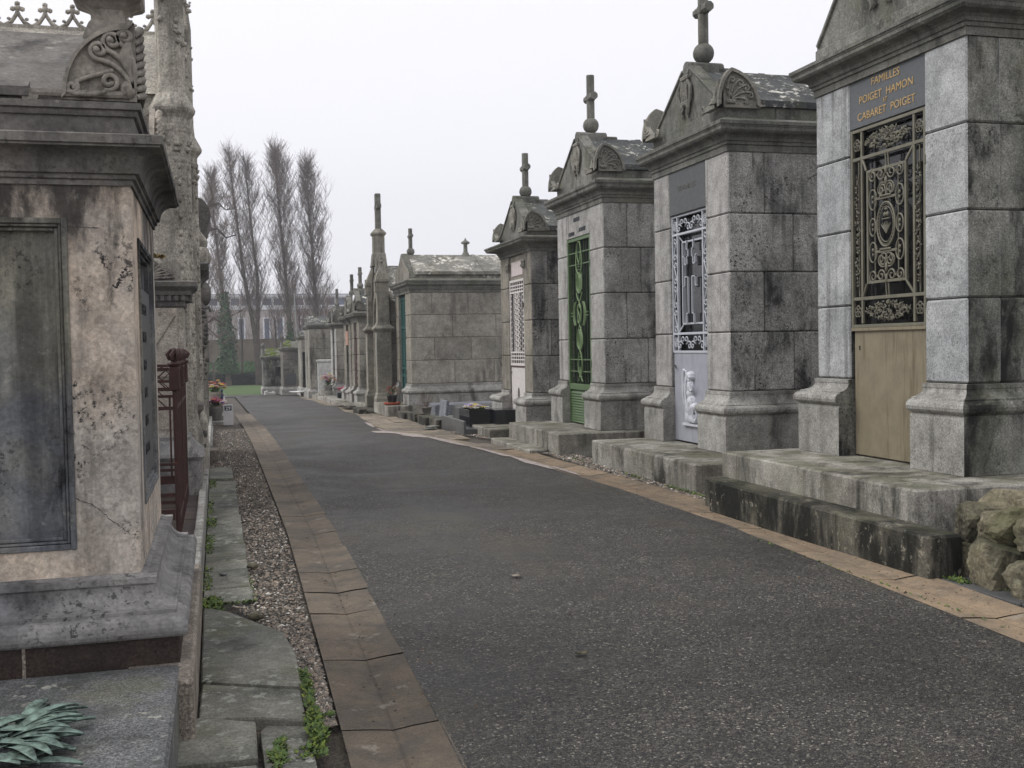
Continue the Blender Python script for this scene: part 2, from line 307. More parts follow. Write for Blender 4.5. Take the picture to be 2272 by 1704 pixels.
class MB:
    def __init__(s): s.v = []; s.f = []; s.m = []; s.t = []; s.s = []; s.xf = None
    def add(s, verts, faces, mi=0, tone=0.0, smooth=False):
        o = len(s.v)
        if s.xf: verts = [s.xf @ Vector(p) for p in verts]
        s.v.extend(tuple(p) for p in verts)
        for f in faces:
            s.f.append([i+o for i in f]); s.m.append(mi); s.t.append(tone); s.s.append(smooth)
    def box(s, x0, x1, y0, y1, z0, z1, c=0.0, mi=0, tone=0.0, front=None):
        if x0 > x1: x0, x1 = x1, x0
        if y0 > y1: y0, y1 = y1, y0
        if z0 > z1: z0, z1 = z1, z0
        if c <= 0:
            v = [(x, y, z) for z in (z0, z1) for x, y in ((x0, y0), (x1, y0), (x1, y1), (x0, y1))]
            s.add(v, [(3, 2, 1, 0), (4, 5, 6, 7), (0, 1, 5, 4), (1, 2, 6, 5), (2, 3, 7, 6), (3, 0, 4, 7)], mi, tone); return
        c = min(c, (x1-x0)*.45, (y1-y0)*.45, (z1-z0)*.45)
        P = {}; vs = []
        X, Y, Z = (x0, x1), (y0, y1), (z0, z1)
        for i in (0, 1):
            for j in (0, 1):
                for k in (0, 1):
                    dx, dy, dz = c*(1-2*i), c*(1-2*j), c*(1-2*k)
                    P[i, j, k, 0] = len(vs); vs.append((X[i], Y[j]+dy, Z[k]+dz))
                    P[i, j, k, 1] = len(vs); vs.append((X[i]+dx, Y[j], Z[k]+dz))
                    P[i, j, k, 2] = len(vs); vs.append((X[i]+dx, Y[j]+dy, Z[k]))
        fs = []; mats = []
        def q(ids, want):
            a, b, d = Vector(vs[ids[0]]), Vector(vs[ids[1]]), Vector(vs[ids[2]])
            nrm = (b-a).cross(d-a)
            if nrm.dot(Vector(want)) < 0: ids = ids[::-1]
            fs.append(ids)
            mats.append(front if (front is not None and want[1] < -.6) else mi)
        for i in (0, 1):
            sg = 2*i-1
            q([P[i, 0, 0, 0], P[i, 1, 0, 0], P[i, 1, 1, 0], P[i, 0, 1, 0]], (sg, 0, 0))
            q([P[0, i, 0, 1], P[1, i, 0, 1], P[1, i, 1, 1], P[0, i, 1, 1]], (0, sg, 0))
            q([P[0, 0, i, 2], P[1, 0, i, 2], P[1, 1, i, 2], P[0, 1, i, 2]], (0, 0, sg))
        for i in (0, 1):
            for j in (0, 1):
                a, b = 2*i-1, 2*j-1
                q([P[i, j, 0, 0], P[i, j, 0, 1], P[i, j, 1, 1], P[i, j, 1, 0]], (a, b, 0))
                q([P[i, 0, j, 0], P[i, 0, j, 2], P[i, 1, j, 2], P[i, 1, j, 0]], (a, 0, b))
                q([P[0, i, j, 1], P[0, i, j, 2], P[1, i, j, 2], P[1, i, j, 1]], (0, a, b))
                for k in (0, 1): q([P[i, j, k, 0], P[i, j, k, 1], P[i, j, k, 2]], (a, b, 2*k-1))
        o = len(s.v)
        if s.xf: vs = [s.xf @ Vector(p) for p in vs]
        s.v.extend(tuple(p) for p in vs)
        for f, mm in zip(fs, mats): s.f.append([x+o for x in f]); s.m.append(mm); s.t.append(tone); s.s.append(False)
    def sweep(s, path, prof, closed=True, wts=None, mi=0, front=None, tone=0.0):
        # path: xy points, outward is to the right of travel; prof: (offset, z) from bottom to top
        n = len(path); pts = [Vector(p) for p in path]
        segs = n if closed else n-1
        nor = []
        for i in range(segs):
            d = (pts[(i+1) % n]-pts[i]).normalized(); nor.append(Vector((d.y, -d.x)))
        wts = wts or [1]*segs
        rows = []
        for o, z in prof:
            row = []
            for i in range(n):
                if closed or 0 < i < n-1:
                    a, b = (i-1) % segs, i % segs
                    na, nb = nor[a], nor[b]; oa, ob = o*wts[a], o*wts[b]
                    det = na.x*nb.y-na.y*nb.x
                    if abs(det) < 1e-6: off = na*oa
                    else: off = Vector(((oa*nb.y-ob*na.y)/det, (na.x*ob-nb.x*oa)/det))
                else:
                    k = 0 if i == 0 else segs-1; off = nor[k]*o*wts[k]
                row.append((pts[i].x+off.x, pts[i].y+off.y, z))
            rows.append(row)
        vs = [p for r in rows for p in r]; fs = []
        for j in range(len(prof)-1):
            for i in range(segs):
                a, b = j*n+i, j*n+(i+1) % n
                s.add([vs[a], vs[b], vs[b+n], vs[a+n]], [(0, 1, 2, 3)], front if (front is not None and nor[i].y < -.6) else mi, tone)
        return rows
    def poly(s, pts, mi=0, tone=0.0): s.add(pts, [tuple(range(len(pts)))], mi, tone)
    def prism(s, outline, a, b, axis='y', mi=0, tone=0.0, smooth=False):
        # outline in 2D; extruded from a to b on the axis. axis y: (x,z); axis x: (y,z); axis z: (x,y)
        f = {'y': lambda p, t: (p[0], t, p[1]), 'x': lambda p, t: (t, p[0], p[1]), 'z': lambda p, t: (p[0], p[1], t)}[axis]
        n = len(outline)
        ar = sum(outline[i][0]*outline[(i+1) % n][1]-outline[(i+1) % n][0]*outline[i][1] for i in range(n))
        o = list(outline) if ar > 0 else list(outline)[::-1]
        if a > b: a, b = b, a
        v = [f(p, a) for p in o]+[f(p, b) for p in o]
        A, B = tuple(range(n)), tuple(range(n, 2*n))
        flip = (axis != 'y')
        caps = [A[::-1], B] if flip else [A, B[::-1]]
        sides = [(i, (i+1) % n, (i+1) % n+n, i+n) for i in range(n)]
        if not flip: sides = [x[::-1] for x in sides]
        s.add(v, caps, mi, tone); s.add(v, sides, mi, tone, smooth)
    def tube(s, pts, r, n=6, mi=0, tone=0.0, cap=True, flat=None, smooth=True):
        pts = [Vector(p) for p in pts]; N = len(pts)
        if N < 2: return
        rr = r if isinstance(r, (list, tuple)) else [r]*N
        t0 = (pts[1]-pts[0]).normalized()
        ref = Vector((0, 0, 1)) if abs(t0.z) < .9 else Vector((1, 0, 0))
        u = (ref-t0*ref.dot(t0)).normalized(); vs = []
        for i in range(N):
            if i == 0: t = t0
            elif i == N-1: t = (pts[i]-pts[i-1])
            else: t = (pts[i+1]-pts[i-1])
            if t.length < 1e-9: t = t0
            t = t.normalized(); u = (u-t*u.dot(t))
            u = u.normalized() if u.length > 1e-6 else Vector((1, 0, 0)); w_ = t.cross(u)
            for k in range(n):
                a = 2*math.pi*k/n+math.pi/n
                p = pts[i]+(u*math.cos(a)+w_*math.sin(a))*rr[i]; vs.append(p)
        fs = [(i*n+k, i*n+(k+1) % n, (i+1)*n+(k+1) % n, (i+1)*n+k) for i in range(N-1) for k in range(n)]
        s.add(vs, fs, mi, tone, smooth)
        if cap: s.add(vs[:n], [tuple(range(n))[::-1]], mi, tone); s.add(vs[-n:], [tuple(range(n))], mi, tone)
    def lathe(s, prof, cx, cy, n=20, mi=0, tone=0.0, smooth=True, phase=0.0, sx=1.0, sy=1.0):
        vs = [(cx+r*sx*math.cos(2*math.pi*k/n+phase), cy+r*sy*math.sin(2*math.pi*k/n+phase), z) for r, z in prof for k in range(n)]
        fs = [(j*n+k, j*n+(k+1) % n, (j+1)*n+(k+1) % n, (j+1)*n+k) for j in range(len(prof)-1) for k in range(n)]
        s.add(vs, fs, mi, tone, smooth)
        s.add(vs[:n], [tuple(range(n))[::-1]], mi, tone); s.add(vs[-n:], [tuple(range(n))], mi, tone)
    def blob(s, c, r, sub=1, mi=0, tone=0.0, jit=0.0, rot=None, smooth=True):
        V, Fc = ICO[sub]; c = Vector(c)
        r = r if isinstance(r, (tuple, list, Vector)) else (r, r, r)
        sd_ = rnd(0, 99); out = []
        for p in V:
            k = 1+jit*mnoise.noise(Vector((p.x*1.3+sd_, p.y*1.3, p.z*1.3))) if jit else 1
            q = Vector((p.x*r[0]*k, p.y*r[1]*k, p.z*r[2]*k))
            if rot is not None: q = rot @ q
            out.append(q+c)
        s.add(out, Fc, mi, tone, smooth)
    def leaf(s, c, d, n, L, Wd, mi=0, tone=0.0, cup=.15):
        d = Vector(d).normalized(); n = Vector(n); n = (n-d*n.dot(d))
        n = n.normalized() if n.length > 1e-5 else Vector((0, 0, 1)); sd_ = d.cross(n); c = Vector(c)
        v = [c, c+d*L*.45+sd_*Wd-n*cup*Wd, c+d*L+n*0, c+d*L*.45-sd_*Wd-n*cup*Wd, c+d*L*.5+n*cup*Wd]
        s.add(v, [(0, 1, 4), (1, 2, 4), (2, 3, 4), (3, 0, 4)], mi, tone, True)
    def build(s, name, mats, parent=None, loc=None, rz=0.0):
        if not isinstance(mats, (list, tuple)): mats = [mats]
        me = bpy.data.meshes.new(name); me.from_pydata(s.v, [], s.f)
        for x in mats: me.materials.append(M[x] if isinstance(x, str) else x)
        n = len(s.f)
        me.polygons.foreach_set('material_index', s.m); me.polygons.foreach_set('use_smooth', s.s)
        a = me.attributes.new('tone', 'FLOAT', 'FACE'); a.data.foreach_set('value', s.t)
        me.update()
        o = bpy.data.objects.new(name, me); COL.objects.link(o)
        if parent: o.parent = parent
        if loc: o.location = loc
        o.rotation_euler.z = rz
        return o
def tag(o, label=None, cat=None, group=None, kind=None):
    if label: o['label'] = label
    if cat: o['category'] = cat
    if group: o['group'] = group
    if kind: o['kind'] = kind
    return o
def thing(name, label, cat, loc=(0, 0, 0), rz=0.0, group=None):
    o = bpy.data.objects.new(name, None); COL.objects.link(o); o.empty_display_size = .2
    o.location = loc; o.rotation_euler.z = rz
    return tag(o, label, cat, group)
def bez(a, b, c, n=8):
    a, b, c = Vector(a), Vector(b), Vector(c)
    return [a*(1-t)**2+b*2*t*(1-t)+c*t*t for t in [i/n for i in range(n+1)]]
def spiral2(cx, cy, r0, r1, a0, turns, n=18):
    return [(cx+(r0+(r1-r0)*i/n)*math.cos(a0+turns*2*math.pi*i/n), cy+(r0+(r1-r0)*i/n)*math.sin(a0+turns*2*math.pi*i/n)) for i in range(n+1)]
def curl2(x, y, ang, L, rs, side=1, bend=.25, n=8, turns=1.1):
    """a stem that leaves (x,y) at angle ang and ends in a volute"""
    d = Vector((math.cos(ang), math.sin(ang))); p = Vector((-d.y, d.x))*side
    a = Vector((x, y)); e = a+d*L; mid = a+d*L*.55-p*L*bend
    pts = [tuple((a*(1-t)**2+mid*2*t*(1-t)+e*t*t)) for t in [i/n for i in range(n+1)]]
    td = (e-mid).normalized(); pp = Vector((-td.y, td.x))*side
    c = e+pp*rs; a0 = math.atan2((-pp).y, (-pp).x)
    pts += spiral2(c.x, c.y, rs, rs*.25, a0, side*turns)[1:]
    return pts
def text_mesh(name, body, size, mat, parent, origin, xdir, updir, depth=.003, align='CENTER', sx=1.0, bold=0.0):
    cu = bpy.data.curves.new(name, 'FONT'); cu.body = body; cu.size = size; cu.align_x = align; cu.extrude = depth; cu.offset = bold
    cu.resolution_u = 3
    o = bpy.data.objects.new(name, cu); COL.objects.link(o)
    dg = bpy.context.evaluated_depsgraph_get(); me = bpy.data.meshes.new_from_object(o.evaluated_get(dg))
    bpy.data.objects.remove(o); me.name = name
    x = Vector(xdir).normalized(); y = Vector(updir).normalized(); z = x.cross(y)
    mt = Matrix((x*sx, y, z)).transposed().to_4x4(); mt.translation = Vector(origin)
    me.transform(mt); me.materials.clear(); me.materials.append(M[mat])
    o = bpy.data.objects.new(name, me); COL.objects.link(o)
    if parent: o.parent = parent
    return o

# ---------------------------------------------------------------- ground
def gz(y): return 0.0 if y < 22 else (-(y-22)*.0235 if y < 62 else -.94-(y-62)*.015)
def wave(x, y):
    if y < 6.5: return 0.0
    k = min(1, (y-6.5)/5)
    e = min(1, max(0, min(x-.95, 3.9-x))/.6)
    if y < 17: e *= 1; k2 = math.sin(math.pi*min(1, max(0, (y-6.5)/10)))
    else: k2 = 0
    return k2*e*.032*math.sin(y*2.9+x*.8+1.5*mnoise.noise(Vector((x*.5, y*.4, 5))))+k*e*(.042*math.sin(y*.75+.5*x)+.045*mnoise.noise(Vector((x*.4, y*.28, 2)))+.02*math.sin(y*.27+1))
RR = [(-2, 3.72), (4.4, 3.78), (8, 4.0), (10.5, 4.0), (13.2, 3.86), (15.2, 3.74), (16.3, 3.55), (17.3, 3.27), (18.3, 3.02), (20, 2.98), (23.7, 3.03), (29, 3.3), (35, 3.55), (48, 3.55), (56, 3.1), (62.3, 2.6)]
RL = [(-2, .80), (3.7, .81), (5, .84), (9, .91), (17.6, .91), (25, .83), (43, .84), (51, .84), (62.3, .9)]
def itp(tab, y):
    if y <= tab[0][0]: return tab[0][1]
    for (a, b), (c, d) in zip(tab, tab[1:]):
        if y <= c: return b+(d-b)*(y-a)/(c-a)
    return tab[-1][1]

g = MB()                                             # one sheet to the horizon: bare earth, dropping gently
ys = [-40, -5, 5, 15, 22, 30, 45, 62, 80, 100, 104, 108, 130, 400, 1500]
def gz2(y):
    if y <= 100: return gz(y)
    if y <= 108: return gz(100)+(y-100)/8*1.8
    return gz(100)+1.8
xs = [-1500, -200, -40, -12, 0, 5, 12, 40, 200, 1500]
for i in range(len(ys)-1):
    for j in range(len(xs)-1):
        g.add([(xs[j], ys[i], gz2(ys[i])-.16), (xs[j+1], ys[i], gz2(ys[i])-.16), (xs[j+1], ys[i+1], gz2(ys[i+1])-.16), (xs[j], ys[i+1], gz2(ys[i+1])-.16)], [(0, 1, 2, 3)], 0)
tag(g.build('ground', ['soil']), kind='structure')
g = MB()
for i in range(-8, 150):
    a, b = i*.5, i*.5+.5
    if b > 62.3: break
    for (x0, x1, x2, x3) in ((-14, itp(RL, a)-.03, itp(RL, b)-.03, -14), (itp(RR, a)+.03, 16, 16, itp(RR, b)+.03)):
        g.add([(x0, a, gz2(a)-.032), (x1, a, gz2(a)-.032), (x2, b, gz2(b)-.032), (x3, b, gz2(b)-.032)], [(0, 1, 2, 3)])
tag(g.build('verge_earth', ['soil']), kind='structure')
g = MB()
ys = [62.3, 70, 80, 90, 100, 102, 104, 106, 108, 109.4]
for i in range(len(ys)-1):
    for j in range(40):
        a, b = -60+4*j, -56+4*j
        g.add([(a, ys[i], gz2(ys[i])-.01), (b, ys[i], gz2(ys[i])-.01), (b, ys[i+1], gz2(ys[i+1])-.01), (a, ys[i+1], gz2(ys[i+1])-.01)], [(0, 1, 2, 3)])
tag(g.build('lawn', ['grass']), kind='structure')

g = MB()                                             # the asphalt, gently heaved
yy = [-2+.125*i for i in range(192)] + [22+.6*i for i in range(68)]
yy = sorted(set(round(y, 3) for y in yy if y < 62.3))+[62.3]
NX = 22
rows = []
for y in yy:
    a, b = itp(RL, y), itp(RR, y)
    a += .012*mnoise.noise(Vector((1, y*2.2, 0))); b += .02*mnoise.noise(Vector((5, y*1.8, 0)))
    rows.append([(a+(b-a)*i/NX, y, gz(y)+.004+wave(a+(b-a)*i/NX, y)) for i in range(NX+1)])
vs = [p for r in rows for p in r]; n = NX+1
g.add(vs, [(j*n+i, j*n+i+1, (j+1)*n+i+1, (j+1)*n+i) for j in range(len(rows)-1) for i in range(NX)], 0, 0, True)
# the cross lane in front of the lawn
tag(g.build('road', ['asphalt']), kind='structure')
g = MB()
g.add([(-14, 56, gz(56)-.006), (14, 56, gz(56)-.006), (14, 62.3, gz(62.3)-.006), (-14, 62.3, gz(62.3)-.006)], [(0, 1, 2, 3)])
tag(g.build('cross_lane', ['asphalt']), kind='structure')

def gutter(name, mat, edge, inner_w, y0, y1, dirn, joints, wfun=None):
    """dished stone gutter beside the asphalt; edge(y) is the asphalt side, dirn the way it runs out"""
    g = MB(); y = y0; k = 0
    while y < y1:
        L = joints(k); ye = min(y+L, y1); gap = .008
        tn = rnd(-.18, .16); skew = rnd(-.02, .02); dz = rnd(-.002, .002)
        nseg = max(1, int(L/.4)); Wd = []
        for half in range(2):
            dz2 = 0
            for sgi in range(nseg):
                ya, yb = y+(ye-y)*sgi/nseg, y+(ye-y)*(sgi+1)/nseg
                if sgi == 0: ya += gap
                if sgi == nseg-1: yb -= gap
                strips = [(0, .003), (.3, -.006), (.48, -.016), (.5, -.018)] if half == 0 else [(.5, -.018), (.52, -.016), (.72, -.006), (1, .004)]
                for (u0, h0), (u1, h1) in zip(strips, strips[1:]):
                    q = []
                    for (u, h, yq) in ((u0, h0, ya), (u1, h1, ya), (u1, h1, yb), (u0, h0, yb)):
                        ww = inner_w if wfun is None else wfun(yq)
                        q.append((edge(yq)+dirn*(ww*u-.012 if u > 0 else .0), yq+skew*(u-.5), gz(yq)+h+dz+dz2+.002))
                    if dirn < 0: q = q[::-1]
                    g.add(q, [(0, 1, 2, 3)], 0, tn-.16 if .46 < u0 < .53 and u1 < .54 else tn, False)
        y = ye; k += 1
    return tag(g.build(name, [mat]), kind='structure')
jl = [.62, .95, 1.0, .95, .55, .62, .9, .7, 1.0, .9, .8]
gutter('gutter_left', 'gutter_l', lambda y: itp(RL, y)+.01, .41, 2.66, 30, -1, lambda k: jl[k % len(jl)])
gutter('gutter_right', 'gutter_r', lambda y: itp(RR, y)-.01, .45, 1.0, 15.2, 1, lambda k: [1.0, .95, 1.05, .9][k % 4], lambda y: .46 if y < 14 else (.46+min(.5, (y-14)*.12)))
random.seed(15); g = MB()
def patch(cx, cy, a, b, rot, n=22, z=.0):
    c_, s_ = math.cos(rot), math.sin(rot); pts = []
    for i in range(n):
        t = 2*math.pi*i/n; r = 1+.35*mnoise.noise(Vector((math.cos(t)*1.5+cx*3, math.sin(t)*1.5, cy)))+rnd(-.06, .06)
        x, y = a*r*math.cos(t), b*r*math.sin(t); X, Y = cx+x*c_-y*s_, cy+x*s_+y*c_; pts.append((X, Y, gz(Y)+wave(X, Y)+.012+z))
    cz = sum(p[2] for p in pts)/n
    g.add([(cx, cy, cz)]+pts, [(0, i+1, (i+1) % n+1) for i in range(n)])
for (cx, cy, a, b, rot) in ((3.42, 16.6, .10, .9, .16), (3.13, 18.0, .16, .75, .14), (2.92, 19.3, .22, .65, .05), (3.0, 20.3, .08, .5, 0), (3.72, 14.8, .06, .9, .12), (3.86, 13.2, .05, .8, .05), (3.97, 12.2, .035, .5, .02), (2.95, 21.8, .05, .6, 0)): patch(cx, cy, a, b, rot, 40)
tag(g.build('cement_patches', ['cement']), kind='structure')
# grey paving at the foot of the right-hand rubble wall
g = MB()
for k, (ya, yb) in enumerate(((1.5, 3.1), (3.1, 4.3), (4.3, 5.05), (5.05, 5.75))):
    g.box(4.30, 4.85, ya+.006, yb-.006, -.05, .012+rnd(-.003, .003), .008, 0, rnd(-.1, .1))
tag(g.build('pavement', ['pavegrey']), kind='structure')

# uneven flagstones along the left-hand monuments
g = MB()
def flag(pts, z, tn, th=.07):
    n = len(pts); cx = sum(p[0] for p in pts)/n; cy = sum(p[1] for p in pts)/n
    ins = [(p[0]+(cx-p[0])*.03, p[1]+(cy-p[1])*.03) for p in pts]
    tz = [z+(p[0]-cx)*rnd(-.03, .03)+(p[1]-cy)*.006 for p in pts]
    v = [(p[0], p[1], z-th) for p in pts]+[(p[0], p[1], tz[i]-.008) for i, p in enumerate(pts)]+[(p[0], p[1], tz[i]) for i, p in enumerate(ins)]
    f = [(i, (i+1) % n, (i+1) % n+n, i+n) for i in range(n)]+[(i+n, (i+1) % n+n, (i+1) % n+2*n, i+2*n) for i in range(n)]
    g.add(v, f, 0, tn); g.add(v[2*n:], [tuple(range(n))], 0, tn)
ystops = [6.58, 6.98, 7.55, 8.05, 8.6, 9.5, 10.0, 10.7, 11.4, 12.2, 12.75, 13.9]
for a, b in zip(ystops, ystops[1:]):
    r_ = .165+rnd(-.015, .01); gp = .01
    flag([(-.115, a+gp), (r_, a+gp+rnd(-.02, .02)), (r_+rnd(-.01, .01), b-gp), (-.115, b-gp)], rnd(.012, .03) if b != 13.9 else .06, rnd(-.15, .12))
flag([(-.105, 5.02), (.325, 4.80), (.335, 5.35), (.30, 5.72), (.20, 5.92), (.02, 6.30), (-.11, 6.42)], .028, .05)
flag([(-.11, 4.52), (.14, 4.44), (.31, 4.36), (.315, 4.76), (-.10, 4.97)], .02, -.1)
flag([(.13, 3.2), (.30, 3.2), (.315, 4.30), (.15, 4.37), (.125, 4.3)], .012, -.15)
flag([(-.19, 3.95), (.105, 3.93), (.11, 4.30), (-.10, 4.42), (-.19, 4.42)], .05, -.05)
flag([(-.19, 2.9), (.105, 2.9), (.10, 3.90), (-.19, 3.92)], .035, -.12)
tag(g.build('footpath_flagstones', ['flag']), kind='structure')

random.seed(19); g = MB(); y_ = 15.2
while y_ < 50:
    L = rnd(.7, 1.3); xa = itp(RR, y_)-.01; xb = itp(RR, y_+L)-.01; w2 = .45+min(.5, (y_-15)*.14); z_ = gz(y_+L/2)
    m1_, m2_ = .42+rnd(-.05, .05), 4.0-.02*(y_-15)
    flag([(xa, y_+.01), (xa+m1_, y_+.01), (xb+m1_, y_+L-.01), (xb, y_+L-.01)], z_+rnd(-.005, .008), rnd(-.12, .15))
    if xa+m1_ < m2_-.2: flag([(xa+m1_+.012, y_+.01+rnd(0, .2)), (m2_, y_+.05), (m2_, y_+L), (xb+m1_+.012, y_+L-.01)], z_+rnd(-.01, .02), rnd(-.2, .1))
    y_ += L
tag(g.build('verge_paving', ['verge']), kind='structure')

# loose gravel: pebbles as real little stones
def pebbles(name, n, area, size, hz=0.0):
    V, Fc = ICO[1]; g = MB(); oct_v = [Vector(p) for p in ((1, 0, 0), (-1, 0, 0), (0, 1, 0), (0, -1, 0), (0, 0, 1), (0, 0, -1))]
    oct_f = [(0, 2, 4), (2, 1, 4), (1, 3, 4), (3, 0, 4), (2, 0, 5), (1, 2, 5), (3, 1, 5), (0, 3, 5)]
    for _ in range(n):
        x, y = area()
        s_ = size*rnd(.5, 1.25)*(1.6 if rnd(0, 1) > .96 else 1); a = rnd(0, 6.28); c_, s2 = math.cos(a), math.sin(a)
        sx, sy, sz = s_*rnd(.7, 1.3), s_*rnd(.6, 1), s_*rnd(.35, .7)
        vs = []
        for p in oct_v:
            px, py, pz = p.x*sx*rnd(.75, 1.2), p.y*sy*rnd(.75, 1.2), p.z*sz
            vs.append((x+px*c_-py*s2, y+px*s2+py*c_, gz(y)+hz+pz+sz*.3+rnd(0, .006)))
        g.add(vs, oct_f, 0, rnd(0, 1), False)
    return tag(g.build(name, ['pebble']), kind='stuff')
def la():
    while True:
        t = rnd(0, 1)**1.7; y = 4.3+t*17
        lo = .17 if 6.5 < y < 14.2 else (-.10 if y >= 14.2 else .345+.0*y)
        if y < 5.7: lo = .335
        elif y < 6.5: lo = .30-(y-5.7)*.3
        hi = itp(RL, y)-.405
        if y > 4.3 and hi > lo: return rnd(lo-.01, hi), y
tag(pebbles('gravel_verge', 15000, la, .011), 'loose pinkish gravel between the flagstones and the brown gutter', 'gravel')
def ra():
    while True:
        y = 8.8+rnd(0, 1)*6.2; x = rnd(4.35, 4.72)
        if x > itp(RR, y)+.43: return x, y
tag(pebbles('gravel_by_steps', 4200, ra, .015), 'coarse gravel between the tan gutter and the right hand steps', 'gravel')
def rb():
    y = 15.6+rnd(0, 1)*3.2; return rnd(itp(RR, y)+.9, 4.35), y
tag(pebbles('gravel_by_graves', 900, rb, .018), 'pale broken gravel in front of the small step beyond the green door', 'gravel')

# ---------------------------------------------------------------- ironwork and relief pieces (drawn in a plane: u across, v up)
def plane_tube(mb, pts, y, r, n=5, mi=0, depth=0.0):
    mb.tube([(p[0], y-depth, p[1]) for p in pts], r, n, mi)
def bar(mb, u0, u1, v0, v1, y0, y1, mi=0, c=.0): mb.box(u0, u1, y0, y1, v0, v1, c, mi)
def vol_s(mb, x, z0, z1, w_, y, r, flip=1):
    """an S scroll standing between z0 and z1"""
    h = z1-z0; rs = min(w_*.5, h*.16)
    pts = spiral2(x+flip*0, z0+rs, rs*.25, rs, 0 if flip > 0 else math.pi, 1.0*flip, 14)
    a = (x+flip*rs, z0+rs); b = (x-flip*rs, z1-rs)
    mid = [(a[0]+(b[0]-a[0])*t, a[1]+(b[1]-a[1])*t) for t in (.15, .35, .5, .65, .85)]
    pts2 = spiral2(x, z1-rs, rs, rs*.25, math.pi if flip > 0 else 0, 1.0*flip, 14)
    plane_tube(mb, pts+mid+pts2, y, r)
def rosette(mb, x, z, R, y, mi=0, petals=5):
    for k in range(petals):
        a = 2*math.pi*k/petals+.3
        plane_tube(mb, [(x+R*.5*math.cos(a)+R*.38*math.cos(b), z+R*.5*math.sin(a)+R*.38*math.sin(b)) for b in [i*math.pi/4 for i in range(9)]], y, R*.11, 4, mi)
    mb.blob((x, y, z), (R*.2, R*.12, R*.2), 1, mi)
def foliage(mb, x, z, w_, h, y, n, size, mi=0):
    for _ in range(n):
        u, v = rnd(-1, 1), rnd(-1, 1)
        if (abs(u)**1.4+abs(v)**1.4) > 1: continue
        a = rnd(0, math.pi)
        rot = Matrix.Rotation(a, 3, 'Y')
        mb.blob((x+u*w_, y+rnd(-.008, .004), z+v*h), (size*rnd(.8, 1.5), size*.5, size*rnd(.35, .6)), 1, mi, 0, .3, rot)

